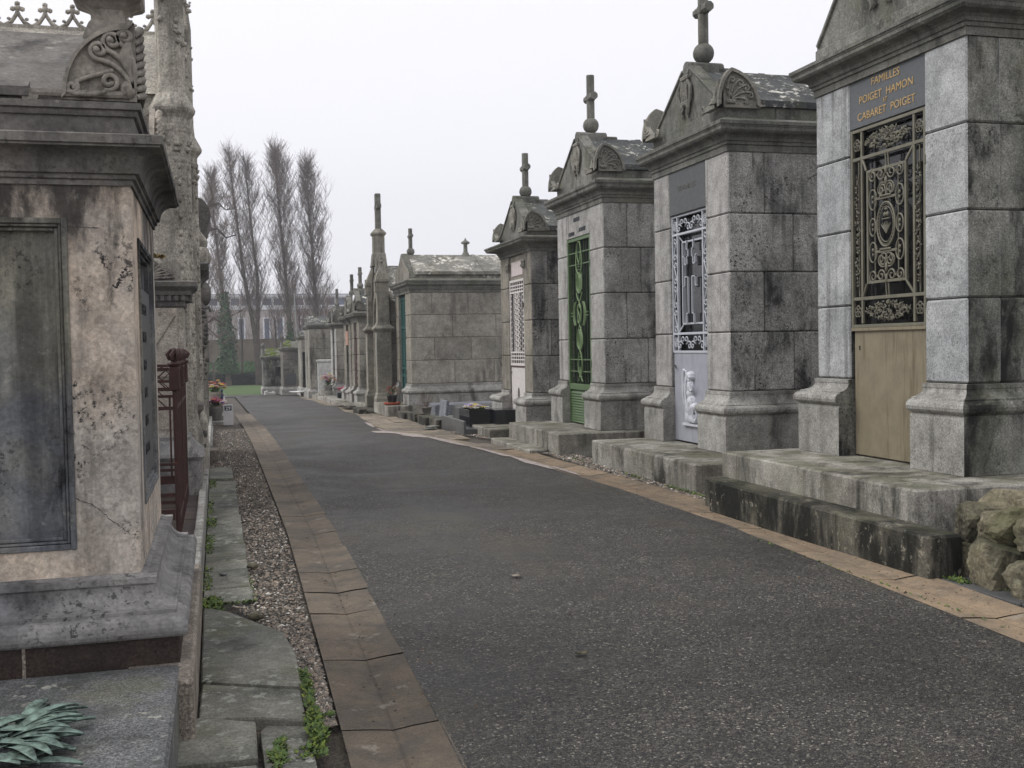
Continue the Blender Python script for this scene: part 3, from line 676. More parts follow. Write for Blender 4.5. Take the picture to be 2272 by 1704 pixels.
def door_bronze(root, x0, x1, zb, zm, zt, y):
    t = thing('door', None, None); t.parent = root
    w_ = x1-x0; cx = (x0+x1)/2
    g = MB(); bar(g, x0+.02, x1-.02, zb+.012, zm, y, y+.04, 0, .004); bar(g, x0, x1, zm-.012, zm+.014, y-.02, y+.03, 0)
    g.build('kick_panel', ['kick'], t)
    g = MB(); g.tube([(x0+.10, y-.004, zm-.14), (x0+.10, y-.004, zm-.175)], .006, 6, 0); g.build('keyhole', ['void'], t)
    g = MB(); bar(g, x0+.02, x1-.02, zm, zt-.01, y+.07, y+.08); g.build('pane', ['void'], t)
    g = MB(); fr = .028
    ym = y-.006
    for a, b in ((x0, x0+fr), (x1-fr, x1)): bar(g, a, b, zm, zt, ym-.012, y+.012, 0, .003)
    for a, b in ((zm+.014, zm+.014+fr), (zt-fr, zt)): bar(g, x0+fr, x1-fr, a, b, ym-.010, y+.010, 0, .003)
    bh = .235; ix = .155                          # band height, side strip width
    for z in (zm+.03+bh, zt-.02-bh): bar(g, x0+fr, x1-fr, z-.014, z+.014, ym-.008, y+.010, 0, .002)
    for x in (x0+ix, x1-ix): bar(g, x-.013, x+.013, zm+.05, zt-fr, ym-.007, y+.008, 0, .002)
    for x in (x0+ix*.62, x1-ix*.62): bar(g, x-.005, x+.005, zm+.05+bh, zt-bh-.03, y, y+.010, 0)
    # inner frame and its mitred corners
    jx0, jx1, jz0, jz1 = x0+ix+.085, x1-ix-.085, zm+.05+bh+.10, zt-bh-.14
    for a, b in ((jx0, jx0+.024), (jx1-.024, jx1)): bar(g, a, b, jz0, jz1, ym-.016, y+.0, 0, .002)
    for a, b in ((jz0, jz0+.024), (jz1-.024, jz1)): bar(g, jx0+.024, jx1-.024, a, b, ym-.015, y-.001, 0, .002)
    for sx, a, b in ((1, x0+ix, jx0), (-1, x1-ix, jx1)):
        g.tube([(a, y, zm+.03+bh), (b, y-.02, jz0)], .012, 4); g.tube([(a, y, zt-.02-bh), (b, y-.02, jz1)], .012, 4)
    for z0, z1 in ((zm+.03+bh, jz0), (jz1, zt-.02-bh)):
        for dx in (-.018, .018): g.tube([(cx+dx, y, z0), (cx+dx, y-.01, z1)], .008, 4)
    g.build('door_frame', ['bronze'], t)
    g = MB()
    for z in (zm+.05+bh*.45, zt-.03-bh*.45):
        for x in (x0+ix*.56, x1-ix*.56): g = MB(); rosette(g, x, z, .058, y-.005); g.build('rosette', ['bronze'], t)
        g = MB(); foliage(g, cx, z, (w_/2-ix-.035), .085, y-.005, 330, .015); g.build('leaf_ornament', ['bronze'], t)
    for x in (x0+ix*.62, x1-ix*.62):
        zc = (jz0+jz1)/2-.02; g = MB()
        for k in range(9): foliage(g, x+.008*(-1)**k, zc-.36+k*.09, .034, .055, y-.012, 16, .013)
        foliage(g, x, zc+.44, .014, .05, y-.01, 10, .012); foliage(g, x, zc-.44, .014, .05, y-.01, 10, .012)
        g.build('garland', ['bronze'], t)
    g = MB(); H = jz1-jz0; W2 = (jx1-jx0)/2-.03; yy_ = y-.012; r = .0085
    for sx in (-1, 1):
        X = lambda u: cx+sx*u*W2
        plane_tube(g, [(X(.66), jz0+.02), (X(.66), jz1-.02)], yy_, .007, 4)
        for fz, fl in ((.06, 1), (.94, -1)):
            z = jz0+H*fz
            g2 = [(X(.98)+0, z)]
            plane_tube(g, [(cx+sx*(p[0]), p[1]) for p in spiral2(W2*.76, z, W2*.24, W2*.06, -math.pi/2*fl, 1.4*fl, 20)], yy_-.004, r)
            plane_tube(g, [(cx+sx*(p[0]), p[1]) for p in spiral2(W2*.30, z, W2*.22, W2*.05, math.pi, -1.3*fl, 20)], yy_-.004, r)
            plane_tube(g, [(X(.52), z-.01), (X(.54), z+.01)], yy_, .012, 4)
        for fz in (.20, .80):
            z = jz0+H*fz
            plane_tube(g, [(cx+sx*p[0], p[1]) for p in curl2(0, z, 1.2 if fz < .5 else -1.2, H*.055, W2*.24, 1 if fz > .5 else -1, .5)], yy_-.004, r)
            plane_tube(g, [(cx+sx*p[0], p[1]) for p in curl2(W2*.1, z-(.5-fz)*.10*2, .5 if fz < .5 else -.5, W2*.4, W2*.17, 1 if fz < .5 else -1, .4)], yy_-.004, r*.9)
        for fz, R1 in ((.27, .23), (.49, .2), (.73, .23)):
            z = jz0+H*fz
            plane_tube(g, [(X(.76)+W2*R1*.95*math.cos(b), z+W2*R1*1.5*math.sin(b)) for b in [i*math.pi/8 for i in range(17)]], yy_-.004, r)
            g.blob((X(.76), yy_-.006, z+.02), (.016, .009, .02), 1); g.blob((X(.76), yy_-.006, z-.02), (.012, .008, .018), 1)
    for fz in (.27, .73):
        z = jz0+H*fz; bar(g, cx-W2*.6, cx+W2*.6, z-.011, z+.011, yy_-.012, yy_+.008, 0, .003)
        for k in range(7): g.blob((cx+(k-3)*.022, yy_-.016, z+.016), (.014, .009, .012), 1)
    for RR_, rr in ((.50, .010), (.40, .005)):     # oval cartouche
        plane_tube(g, [(cx+W2*RR_*math.cos(b), jz0+H*.5+H*.19*(RR_/.5)*math.sin(b)) for b in [i*math.pi/16 for i in range(33)]], yy_-.006, rr)
    for k in range(28):
        b = 2*math.pi*k/28; g.blob((cx+W2*.45*math.cos(b), yy_-.008, jz0+H*.5+H*.172*math.sin(b)), .007, 1)
    for k in range(-3, 4):                          # palm spray inside the oval
        plane_tube(g, [(cx, jz0+H*.42), (cx+k*.012, jz0+H*.47), (cx+k*.024, jz0+H*.53-abs(k)*.008)], yy_-.006, [.004, .008, .002], 5)
    for sx in (-1, 1): g.blob((cx+sx*.018, yy_-.006, jz0+H*.585), (.022, .01, .024), 1)
    g.blob((cx, yy_-.006, jz0+H*.63), (.026, .01, .014), 1); bar(g, cx-.05, cx+.05, jz0+H*.545, jz0+H*.553, yy_-.012, yy_)
    for z in (jz0+.03, jz0+H*.13, jz0+H*.87, jz1-.03): g.blob((cx, yy_-.006, z), (.02, .012, .05), 1)
    g.build('scroll_grille', ['bronze'], t)
    g = MB(); zz = zt-.41
    for z in (zz, zm+.2):
        g = MB(); g.tube([(x1+.012, y-.03, z-.035), (x1+.012, y-.03, z+.035)], .014, 6)
        g.build('hinge', ['bronze'], t)
    return t

def angel(parent, x, z, s, y):
    """kneeling angel in relief, seen from the side with a tall folded wing and joined hands"""
    g = MB(); K = 1.35
    def e(u, v, a, b, ang=0, d=.6): g.blob((x+u*K*s, y-.002, z+v*s), (a*K*s, d*s*.075, b*s), 2, 0, 0, 0, Matrix.Rotation(-ang, 3, 'Y'))
    def t(pts, r, d=.05): g.tube([(x+p[0]*K*s, y-d*s, z+p[1]*s) for p in pts], [q*s for q in r], 6)
    e(.015, .875, .058, .075, -.15, 1.5); e(.045, .845, .035, .045, 0, 1.5); e(-.015, .90, .060, .060, 0, 1.4)        # bowed head, face, hair
    e(-.01, .79, .030, .050, 0, 1.1)
    e(-.02, .68, .075, .13, .1, 1.2); e(-.03, .55, .075, .11, 0, 1.2)
    t([(.0, .74), (.05, .60), (.11, .62)], [.030, .028, .020], .06); t([(.11, .62), (.13, .70), (.12, .78)], [.020, .015, .006], .07)
    e(.02, .40, .10, .12, -.5, 1.3); e(.08, .30, .09, .10, .2, 1.3); e(-.06, .30, .09, .15, .2, 1.1); e(-.07, .13, .10, .12, 0, 1.1); e(.05, .10, .12, .09, 0, 1.1); e(.13, .07, .06, .06, 0, 1.0)
    for k in range(8):
        u = -.12+.034*k; t([(u*.45+.02, .50), (u*.9+.0, .30), (u*1.15+.02, .03)], [.005, .013, .010], .072)
    t([(-.07, .76), (-.13, .95), (-.20, .98), (-.235, .80), (-.23, .50), (-.19, .22)], [.02, .030, .032, .034, .028, .006], .035)
    for k in range(6): t([(-.10-.012*k, .86-.05*k), (-.17+.004*k, .70-.07*k), (-.155+.018*k, .42-.035*k)], [.014, .026, .006], .04)
    e(-.165, .70, .05, .22, .05, .5)
    t([(.17, .06), (.20, .16), (.18, .27), (.22, .33)], [.02, .016, .018, .004], .05); t([(.19, .12), (.24, .20)], [.015, .004], .05)
    o = g.build('angel_relief', ['whiterelief'], parent)
    rm = o.modifiers.new('fuse', 'REMESH'); rm.mode = 'VOXEL'; rm.voxel_size = .0048; rm.use_smooth_shade = True
    g = MB(); g.box(x-.25*K*s, x+.25*K*s, y-.05*s-.002, y+.004, z-.04*s, z+.005*s, .003); g.build('relief_ledge', ['whiterelief'], parent)

def door_pale(root, x0, x1, zb, zm, zt, y):
    t = thing('door', None, None); t.parent = root
    cx = (x0+x1)/2
    g = MB(); bar(g, x0+.01, x1-.01, zb+.012, zm, y, y+.04, 0, .004)
    for k in range(9):
        for x in (x0+.035, x1-.035): g.blob((x, y, zb+.08+k*.118), .007, 1)
    for k in range(6): g.blob((x0+.1+k*(x1-x0-.2)/5, y, zb+.05), .007, 1)
    g.build('kick_panel', ['bluepanel'], t)
    angel(t, cx+.02, zb+.235, .66, y-.002)
    g = MB(); g.tube([(x0+.06, y-.004, zm-.16), (x0+.06, y-.035, zm-.16), (x0+.13, y-.035, zm-.165), (x0+.135, y-.035, zm-.195)], .008, 6); g.build('handle', ['ink'], t)
    g = MB(); bar(g, x0+.02, x1-.02, zm, zt-.01, y+.09, y+.10); g.build('pane', ['void'], t)
    g = MB(); fr = .024; bh = .23; ix = .15
    ym = y-.012
    for a, b in ((x0, x0+fr), (x1-fr, x1)): bar(g, a, b, zm, zt, ym, y+.03, 0, .003)
    for a, b in ((zm-.004, zm+fr), (zt-fr, zt)): bar(g, x0+fr, x1-fr, a, b, ym+.002, y+.028, 0, .003)
    for z in (zm+bh, zt-bh): bar(g, x0+fr, x1-fr, z-.014, z+.014, ym+.002, y+.026, 0, .003)
    for x in (x0+ix, x1-ix): bar(g, x-.012, x+.012, zm+fr, zt-fr, ym+.003, y+.024, 0, .003)
    jx0, jx1, jz0, jz1 = x0+ix+.07, x1-ix-.07, zm+bh+.12, zt-bh-.10
    deep = y+.045
    for x in (jx0, jx1): bar(g, x-.009, x+.009, jz0, jz1, deep-.02, deep+.03)
    for z in (jz0, jz1): bar(g, jx0, jx1, z-.01, z+.01, deep-.02, deep+.03)
    for a, b, c, d in ((x0+ix, zm+bh, jx0, jz0), (x1-ix, zm+bh, jx1, jz0), (x0+ix, zt-bh, jx0, jz1), (x1-ix, zt-bh, jx1, jz1)): g.tube([(a, y, b), (c, deep, d)], .011, 4)
    # stepped cross outline in angle bar
    zc = jz0+(jz1-jz0)*.64; a, b = .055, .15; hb = .075
    for sx in (-1, 1):
        X = lambda u: cx+sx*u
        up_ = [(a+.04, jz1), (a+.04, jz1-.10), (a, jz1-.10), (a, zc+hb+.09), (a+.035, zc+hb+.09), (a+.035, zc+hb), (b, zc+hb), (b, zc+hb+.10), (b+.03, zc+hb+.10)]
        dn_ = [(a+.05, jz0), (a+.05, jz0+.12), (a, jz0+.12), (a, zc-hb), (b, zc-hb), (b, zc-hb-.11), (b+.03, zc-hb-.11)]
        for pth in (up_, dn_):
            for p, q in zip(pth, pth[1:]):
                g.box(min(X(p[0]), X(q[0]))-.0065, max(X(p[0]), X(q[0]))+.0065, y-.012, y+.012, min(p[1], q[1])-.0065, max(p[1], q[1])+.0065, .002)
    g.build('door_frame', ['bluegrey'], t)
    g = MB(); r = .0085
    for z0 in (zm+.02, zt-bh):
        z1 = z0+bh-.02
        for x in (x0+ix*.56, x1-ix*.56):
            for q in (.055, .036, .017): plane_tube(g, [(x+q*math.cos(b_), (z0+z1)/2+q*math.sin(b_)) for b_ in [i*math.pi/7 for i in range(15)]], y, .006, 4)
        L = (x1-x0)-2*ix; nS = 4
        for k in range(nS):
            fl = 1 if k % 2 == 0 else -1; c0 = x0+ix+L*(k+.5)/nS; ra_ = L/nS*.30; dx = L/nS*.24*fl
            lo_ = spiral2(c0-dx, z0+.014+ra_, ra_*.2, ra_, math.pi*.5, -1.1*fl, 14); hi_ = spiral2(c0+dx, z1-.02-ra_, ra_, ra_*.2, -math.pi*.5+(-1.1*fl*0), 1.1*fl*-1, 14)
            plane_tube(g, lo_+hi_, y, r)
    for x in (x0+ix*.54, x1-ix*.54):
        zA, zB = zm+bh+.02, zt-bh-.02; n = 4
        for k in range(n): vol_s(g, x, zA+(zB-zA)*k/n+.004, zA+(zB-zA)*(k+1)/n-.004, .09, y, r, 1 if k % 2 == 0 else -1)
    g.build('scroll_grille', ['bluegrey'], t)
    g = MB()
    for z in (zt-.42, zm+.12):
        g = MB(); g.tube([(x1+.01, y-.022, z-.04), (x1+.01, y-.022, z+.04)], .014, 6)
        g.build('hinge', ['bluegrey'], t)

def door_green(root, x0, x1, zb, zm, zt, y):
    t = thing('door', None, None); t.parent = root
    cx = (x0+x1)/2
    g = MB(); bar(g, x0+.03, x1-.03, zb+.01, zm, y+.03, y+.05)
    n = 12
    for k in range(n):
        z0 = zb+.02+(zm-zb-.04)*k/n; h = (zm-zb-.04)/n
        g.prism([(y-.005, z0), (y+.03, z0), (y+.03, z0+h*.8), (y+.015, z0+h*.8)], x0+.04, x1-.04, 'x')
    for a, b in ((x0, x0+.04), (x1-.04, x1)): bar(g, a, b, zb+.01, zm, y-.01, y+.04, 0, .003)
    g.build('slatted_panel', ['green'], t)
    g = MB(); bar(g, x0+.02, x1-.02, zm, zt-.01, y+.09, y+.10); g.build('pane', ['void'], t)
    g = MB(); fr = .045
    for a, b in ((x0, x0+fr), (x1-fr, x1)): bar(g, a, b, zm, zt, y-.014, y+.04, 0, .003)
    for a, b in ((zm, zm+.09), (zt-fr, zt)): bar(g, x0+fr, x1-fr, a, b, y-.012, y+.038, 0, .003)
    gb_ = MB()
    for k in range(8):
        x = x0+.10+(x1-x0-.20)*k/7; bar(gb_, x-.010, x+.010, zm+.09, zt-fr, y+.045, y+.065)
    for z in (zt-.22, zt-.40, zm+.28, zm+.46): bar(g, x0+fr, x1-fr, z-.008, z+.008, y, y+.012)
    g.build('door_frame', ['green'], t); gb_.build('back_bars', ['green_dk'], t)
    g = MB(); r = .0125; H = zt-zm-.14; z0 = zm+.09; yy_ = y-.006
    def loop(u, v, a, b, n=20, rr=r): plane_tube(g, [(cx+u+a*math.cos(q), z0+v*H+b*math.sin(q)) for q in [i*2*math.pi/n for i in range(n+1)]], yy_, rr)
    for v in (.70, .305):
        loop(0, v, .075, .135); loop(0, v, .032, .11); loop(0, v+.005, .13, .15)
    for sx in (-1, 1):
        X = lambda u: cx+sx*u
        def P_(pts): plane_tube(g, [(X(a), z0+b*H) for a, b in pts], yy_, r)
        q = bez((.12, .64, 0), (.10, .60, 0), (0, .575, 0)); P_([(p.x, p.y) for p in q])
        q = bez((0, .575, 0), (.17, .49, 0), (0, .41, 0), 12); P_([(p.x, p.y) for p in q])
        q = bez((0, .41, 0), (.12, .37, 0), (.13, .28, 0)); P_([(p.x, p.y) for p in q])
        q = bez((.03, .995, 0), (.16, .93, 0), (0, .84, 0), 10); P_([(p.x, p.y) for p in q])
        q = bez((.10, .93, 0), (.20, .80, 0), (.0, .76, 0), 10); P_([(p.x, p.y) for p in q])
        q = bez((0, .24, 0), (.19, .14, 0), (.01, .05, 0), 10); P_([(p.x, p.y) for p in q])
        q = bez((.10, .02, 0), (.02, .05, 0), (0, .12, 0), 10); P_([(p.x, p.y) for p in q])
        q = bez((.16, .575, 0), (.30, .49, 0), (.16, .41, 0), 10); P_([(p.x, p.y) for p in q])
        q = bez((.22, .57, 0), (.36, .49, 0), (.22, .41, 0), 10); P_([(p.x, p.y) for p in q])
        for v in (.478, .50): plane_tube(g, [(X(.20), z0+v*H), (X(.40), z0+v*H)], yy_, .006)
        plane_tube(g, [(X(.13), z0+.66*H), (X(.13), z0+.78*H)], yy_, .007)
    s_ = [(.05, .53), (.035, .555), (-.03, .55), (-.05, .52), (0, .49), (.05, .46), (.03, .43), (-.03, .425), (-.05, .45)]
    plane_tube(g, [(cx+a, z0+b*H) for a, b in s_], yy_-.006, .016, 6)
    for v in (.80, .82, .17, .19): plane_tube(g, [(cx-.06, z0+v*H), (cx+.06, z0+v*H)], yy_, .006)
    g.build('loop_grille', ['green_lt'], t)
    g = MB()
    for z in (zt-.42, zm+.4):
        g = MB(); g.tube([(x1+.008, y-.022, z-.05), (x1+.008, y-.022, z+.05)], .014, 6)
        g.build('hinge', ['green'], t)

def door_white(root, x0, x1, zb, zm, zt, y):
    t = thing('door', None, None); t.parent = root
    cx = (x0+x1)/2
    hw, hh, hz_ = .075, .17, zb+.43
    g = MB(); N = 24                                   # panel with an oval opening
    ring = [(cx+hw*math.cos(2*math.pi*k/N), hz_+hh*math.sin(2*math.pi*k/N)) for k in range(N)]
    X0, X1, Z0, Z1 = x0+.03, x1-.05, zb+.05, zm-.02
    def edge(k):
        a = 2*math.pi*k/N; c_, s_ = math.cos(a), math.sin(a)
        tx = (X1-cx if c_ > 0 else X0-cx)/c_ if abs(c_) > 1e-6 else 1e9
        tz = (Z1-hz_ if s_ > 0 else Z0-hz_)/s_ if abs(s_) > 1e-6 else 1e9
        q = min(tx, tz); return (cx+q*c_, hz_+q*s_)
    out = [edge(k) for k in range(N)]
    for k in range(N):
        j = (k+1) % N
        pts = [ring[k], out[k]]
        if (abs(out[k][0]-out[j][0]) > 1e-4 and abs(out[k][1]-out[j][1]) > 1e-4):
            corner = (out[k][0] if abs(out[k][0]-X0) < 1e-4 or abs(out[k][0]-X1) < 1e-4 else out[j][0], out[k][1] if abs(out[k][1]-Z0) < 1e-4 or abs(out[k][1]-Z1) < 1e-4 else out[j][1])
            pts.append(corner)
        pts += [out[j], ring[j]]
        g.poly([(p[0], y, p[1]) for p in pts]); g.add([(ring[k][0], y, ring[k][1]), (ring[j][0], y, ring[j][1]), (ring[j][0], y+.05, ring[j][1]), (ring[k][0], y+.05, ring[k][1])], [(0, 1, 2, 3)])
    g.box(X0, X1, y+.001, y+.03, Z0-.02, Z0); g.build('kick_panel', ['white'], t)
    g = MB(); bar(g, x0+.02, x1-.01, zb+.02, zt-.01, y+.08, y+.09); g.build('pane', ['void'], t)
    g = MB(); bar(g, X0, X1, zm-.02, zm+.004, y-.008, y+.02); bar(g, X1, x1-.02, zb+.1, zm, y+.03, y+.05); g.build('rust_strip', ['rusty'], t)
    g = MB(); fr = .04
    for a, b in ((x0+.01, x0+.01+fr), (x1-fr-.01, x1-.01)): bar(g, a, b, zm+.006, zt, y-.01, y+.03, 0, .003)
    for a, b in ((zm+.006, zm+.05), (zt-fr, zt)): bar(g, x0+.01+fr, x1-.01-fr, a, b, y-.008, y+.028, 0, .003)
    xa, xb = x0+.01+fr, x1-.01-fr
    for z in (zm+.24, zt-.22): bar(g, xa, xb, z-.014, z+.014, y-.006, y+.02)
    g.build('door_frame', ['white'], t)
    g = MB(); cols = 6
    for za, zb_ in ((zm+.05, zm+.24), (zt-.22, zt-fr)):
        for k in range(1, cols): x = xa+(xb-xa)*k/cols; bar(g, x-.013, x+.013, za, zb_, y, y+.016)
        for k in range(1, 3): z = za+(zb_-za)*k/3; bar(g, xa, xb, z-.010, z+.010, y-.002, y+.014)
    za, zb_ = zm+.25, zt-.23; n = 11
    for k in range(n):
        z = za+(zb_-za)*(k+.5)/n; h = (zb_-za)/n
        for sx in (-1, 1):
            plane_tube(g, [(cx+sx*p[0], p[1]) for p in spiral2(.085, z, .05, .015, math.pi, 1.2, 12)], y, .011, 5)
            plane_tube(g, [(cx+sx*.02, z-h/2), (cx+sx*.16, z), (cx+sx*.02, z+h/2)], y, .011, 5)
            plane_tube(g, [(cx+sx*.20, z-h/2), (cx+sx*.13, z), (cx+sx*.20, z+h/2)], y+.004, .010, 5)
            g.blob((cx+sx*(xb-cx-.05), y, z), (.03, .012, .022), 1)
        g.blob((cx, y-.002, z+h/2), (.022, .012, .022), 1)
    for sx in (-1, 1):
        for u in (.05, .26): bar(g, cx+sx*u-.008, cx+sx*u+.008, za, zb_, y+.004, y+.016)
    g.build('fret_grille', ['white'], t)
    g = MB(); g.tube([(x1-.0, y-.022, zt-.42), (x1-.0, y-.022, zt-.50)], .018, 6); g.build('hinge', ['rusty'], t)
    g = MB(); g.tube([(x0+.05, y-.004, zm-.10), (x0+.09, y-.03, zm-.14)], .008, 5); g.build('handle', ['rusty'], t)

def door_plain(root, x0, x1, zb, zt, y, mat, louvre=True):
    t = thing('door', None, None); t.parent = root
    g = MB(); bar(g, x0, x1, zb, zt, y+.03, y+.05)
    for a, b in ((x0, x0+.06), (x1-.06, x1), ((x0+x1)/2-.03, (x0+x1)/2+.03)): bar(g, a, b, zb, zt, y, y+.035, 0, .004)
    for z in (zb+.02, zb+.62, zb+.80, zt-.75, zt-.06): bar(g, x0+.06, x1-.06, z-.035, z+.035, y+.002, y+.033, 0, .004)
    g.build('door_leaf', [mat], t)
    if louvre:
        g = MB()
        for za, zb_ in ((zb+.87, zt-.80), (zt-.70, zt-.12)):
            n = int((zb_-za)/.05)
            for k in range(n): z = za+(zb_-za)*k/n; g.prism([(y+.002, z), (y+.03, z+.012), (y+.03, z+.04)], x0+.07, x1-.07, 'x')
        g.build('louvres', [mat], t)

# ---------------------------------------------------------------- carved pieces on the chapels
def side_acroterion(mb, xs_, sx, y0, z0, L, H, T=.07, detail=1.0, quarter=False):
    """a rounded, pointed leaf-shell standing on the long side at the front corner; the side face looks along sx"""
    out = []
    if quarter:
        N = 14
        out = [(0, 0), (0, H)]+[(L*math.sin(a), H*math.cos(a)) for a in [i*math.pi/2/N for i in range(1, N+1)]]
    else:
        ax = L*.30
        out = [(-.01, 0)]
        out += [(p.x, p.y) for p in bez((-.01, H*.1, 0), (-.01, H*.72, 0), (ax, H, 0), 8)]
        out += [(p.x, p.y) for p in bez((ax, H, 0), (L*.86, H*.86, 0), (L, H*.12, 0), 10)][1:]
        out += [(L, 0)]
    cx = sum(p[0] for p in out)/len(out); cz = H*.42
    X = lambda t: xs_+sx*t
    mb.prism([(y0+p[0], z0+p[1]) for p in out], X(0), X(-T*.6), 'x')
    inn = [(cx+(p[0]-cx)*.84, cz+(p[1]-cz)*.84) for p in out]
    n = len(out)                                       # raised rim
    for i in range(n-1 if quarter else n-1):
        a, b, c, d = out[i], out[i+1], inn[i+1], inn[i]
        if quarter and i < 1: continue
        f = [(X(T*.4), y0+a[0], z0+a[1]), (X(T*.4), y0+b[0], z0+b[1]), (X(T*.4), y0+c[0], z0+c[1]), (X(T*.4), y0+d[0], z0+d[1])]
        mb.poly(f if sx < 0 else f[::-1])
        e1 = [(X(T*.4), y0+a[0], z0+a[1]), (X(-T*.6), y0+a[0], z0+a[1]), (X(-T*.6), y0+b[0], z0+b[1]), (X(T*.4), y0+b[0], z0+b[1])]
        mb.poly(e1); e2 = [(X(T*.4), y0+d[0], z0+d[1]), (X(T*.4), y0+c[0], z0+c[1]), (X(0), y0+c[0], z0+c[1]), (X(0), y0+d[0], z0+d[1])]
        mb.poly(e2)
    b0 = (0.0, 0.04*H) if quarter else (L*.30, H*.10)
    if quarter:
        specs = [(1.32, .60, .10, -1), (1.02, .56, .13, -1), (.70, .55, .12, -1)]
        for a, l, rs, sd_ in specs:
            pts = curl2(b0[0]+.01, b0[1]+H*.12, a, H*l, H*rs, 1, -.30, 10, 1.25)
            mb.tube([(X(T*.22), y0+p[0], z0+p[1]) for p in pts], [H*.035+.0*i for i in range(len(pts))], 6)
            mb.blob((X(T*.25), y0+pts[-1][0], z0+pts[-1][1]), (T*.35, H*.055, H*.055), 1)
            mb.tube([(X(T*.1), y0+p[0], z0+p[1]) for p in pts[:10]], [H*.05*(.4+.6*i/10) for i in range(10)], 6)
        pts = spiral2(L*.36, H*.24, H*.12, H*.03, -1.2, -1.3, 20)
        tail = [(p.x, p.y) for p in bez((L*.93, H*.10, 0), (L*.70, H*.02, 0), (L*.42, H*.10, 0), 8)]
        mb.tube([(X(T*.22), y0+p[0], z0+p[1]) for p in tail+pts], H*.034, 6)
        pts = spiral2(L*.86, H*.15, H*.08, H*.02, 2.4, 1.3, 18); tail = [(p.x, p.y) for p in bez((L*.30, H*.38, 0), (L*.62, H*.30, 0), (L*.80, H*.22, 0), 8)]
        mb.tube([(X(T*.22), y0+p[0], z0+p[1]) for p in tail+pts], H*.03, 6)
        mb.blob((X(T*.15), y0+.03, z0+H*.15), (T*.3, .03, H*.12), 2)
        mb.tube([(X(T*.1), y0+.02, z0+H*.30), (X(T*.2), y0+.035, z0+H*.58), (X(T*.05), y0+.02, z0+H*.86)], [.012, .03, .004], 6)
    else:
        for a, l, rs in ((2.05, .42, .07), (1.62, .55, .08), (1.15, .55, .09), (.75, .58, .09), (.35, .60, .08), (.02, .45, .05)):
            pts = curl2(b0[0], b0[1]+H*.08, a, H*l*(1.0 if a > .8 else L/H*.85), H*rs, 1 if a > 1.8 else -1, .25, 7, 1.0)
            mb.tube([(X(T*.12), y0+p[0], z0+p[1]) for p in pts], [H*.030]*len(pts), 5)
        for k in range(5): mb.blob((X(T*.15), y0+b0[0]+(k-2)*.02, z0+b0[1]+.0*k+.02), (.018, .016, .03), 1)
def front_wing(mb, x0, sx, y, z0, L, H, T=.06):
    """the half of the corner ornament that lies against the gable, ending in a little scroll"""
    top = [(p.x, p.y) for p in bez((0, H, 0), (L*.18, H*.25, 0), (L*.72, H*.16, 0), 9)]
    out = [(0, 0)]+[(L*.74, 0)]+[(p[0], p[1]) for p in top[::-1]]
    mb.prism([(x0+sx*p[0], z0+p[1]) for p in out], y-T, y+.01, 'y')
    pts = spiral2(L*.84, H*.17, H*.15, H*.04, -2.0, 1.2, 14)
    mb.tube([(x0+sx*p[0], y-T*.6, z0+p[1]) for p in pts], .017, 6)
    for k in range(4):
        mb.tube([(x0+sx*L*.05, y-T, z0+H*.12), (x0+sx*L*(.10+.05*k), y-T-.008, z0+H*(.45-.08*k)), (x0+sx*L*(.06+.14*k), y-T, z0+H*(.72-.17*k))], [.006, .014, .004], 5)
def torch_relief(mb, cx, y, z0, h, kind='hourglass'):
    r = h*.046; y -= .010
    for k in range(4):
        x = cx+(k-1.5)*r*2.0; mb.tube([(x, y-.012, z0+h*.32), (x, y-.022, z0+h*.60), (x, y-.012, z0+h*.86)], [r*.7, r*1.15, r*.7], 6)
    for z in (.88, .92, .34, .30): mb.tube([(cx-r*4.6, y-.016, z0+h*z), (cx, y-.03, z0+h*(z-.015)), (cx+r*4.6, y-.016, z0+h*z)], r*.7, 5)
    for sx in (-1, 1):
        for j in range(3):
            o = .10+.05*j
            pts = [(cx+sx*r*3.6, z0+h*.83), (cx+sx*(r*5.5+h*o*.5), z0+h*(.70-.04*j)), (cx+sx*(r*5+h*o*.62), z0+h*.45), (cx+sx*r*(4+j), z0+h*.24)]
            mb.tube([(p[0], y-.015-.004*j, p[1]) for p in pts], [r*.5, r*1.0, r*.9, r*.3], 5)
        for k in range(7):
            a = -1.2+.33*k; L = h*.17
            x, z = cx+sx*r*2.0, z0+h*.20
            mb.tube([(x, y-.012, z), (x+sx*L*.55*math.cos(a), y-.028, z+L*.55*math.sin(a)), (x+sx*L*math.cos(a), y-.008, z+L*math.sin(a))], [r*.3, r*.95, r*.2], 5)
        pts = [(cx+sx*r*1.5, z0+h*.24), (cx+sx*h*.16, z0+h*.10), (cx+sx*h*.10, z0+h*.02), (cx+sx*h*.17, z0-h*.02)]
        mb.tube([(p[0], y-.012, p[1]) for p in pts], [r*.4, r*.9, r*.9, r*.3], 5)
    for k in range(3): mb.blob((cx+(k-1)*r*1.7, y-.02, z0+h*.27), (r*1.1, .012, r*1.2), 1)
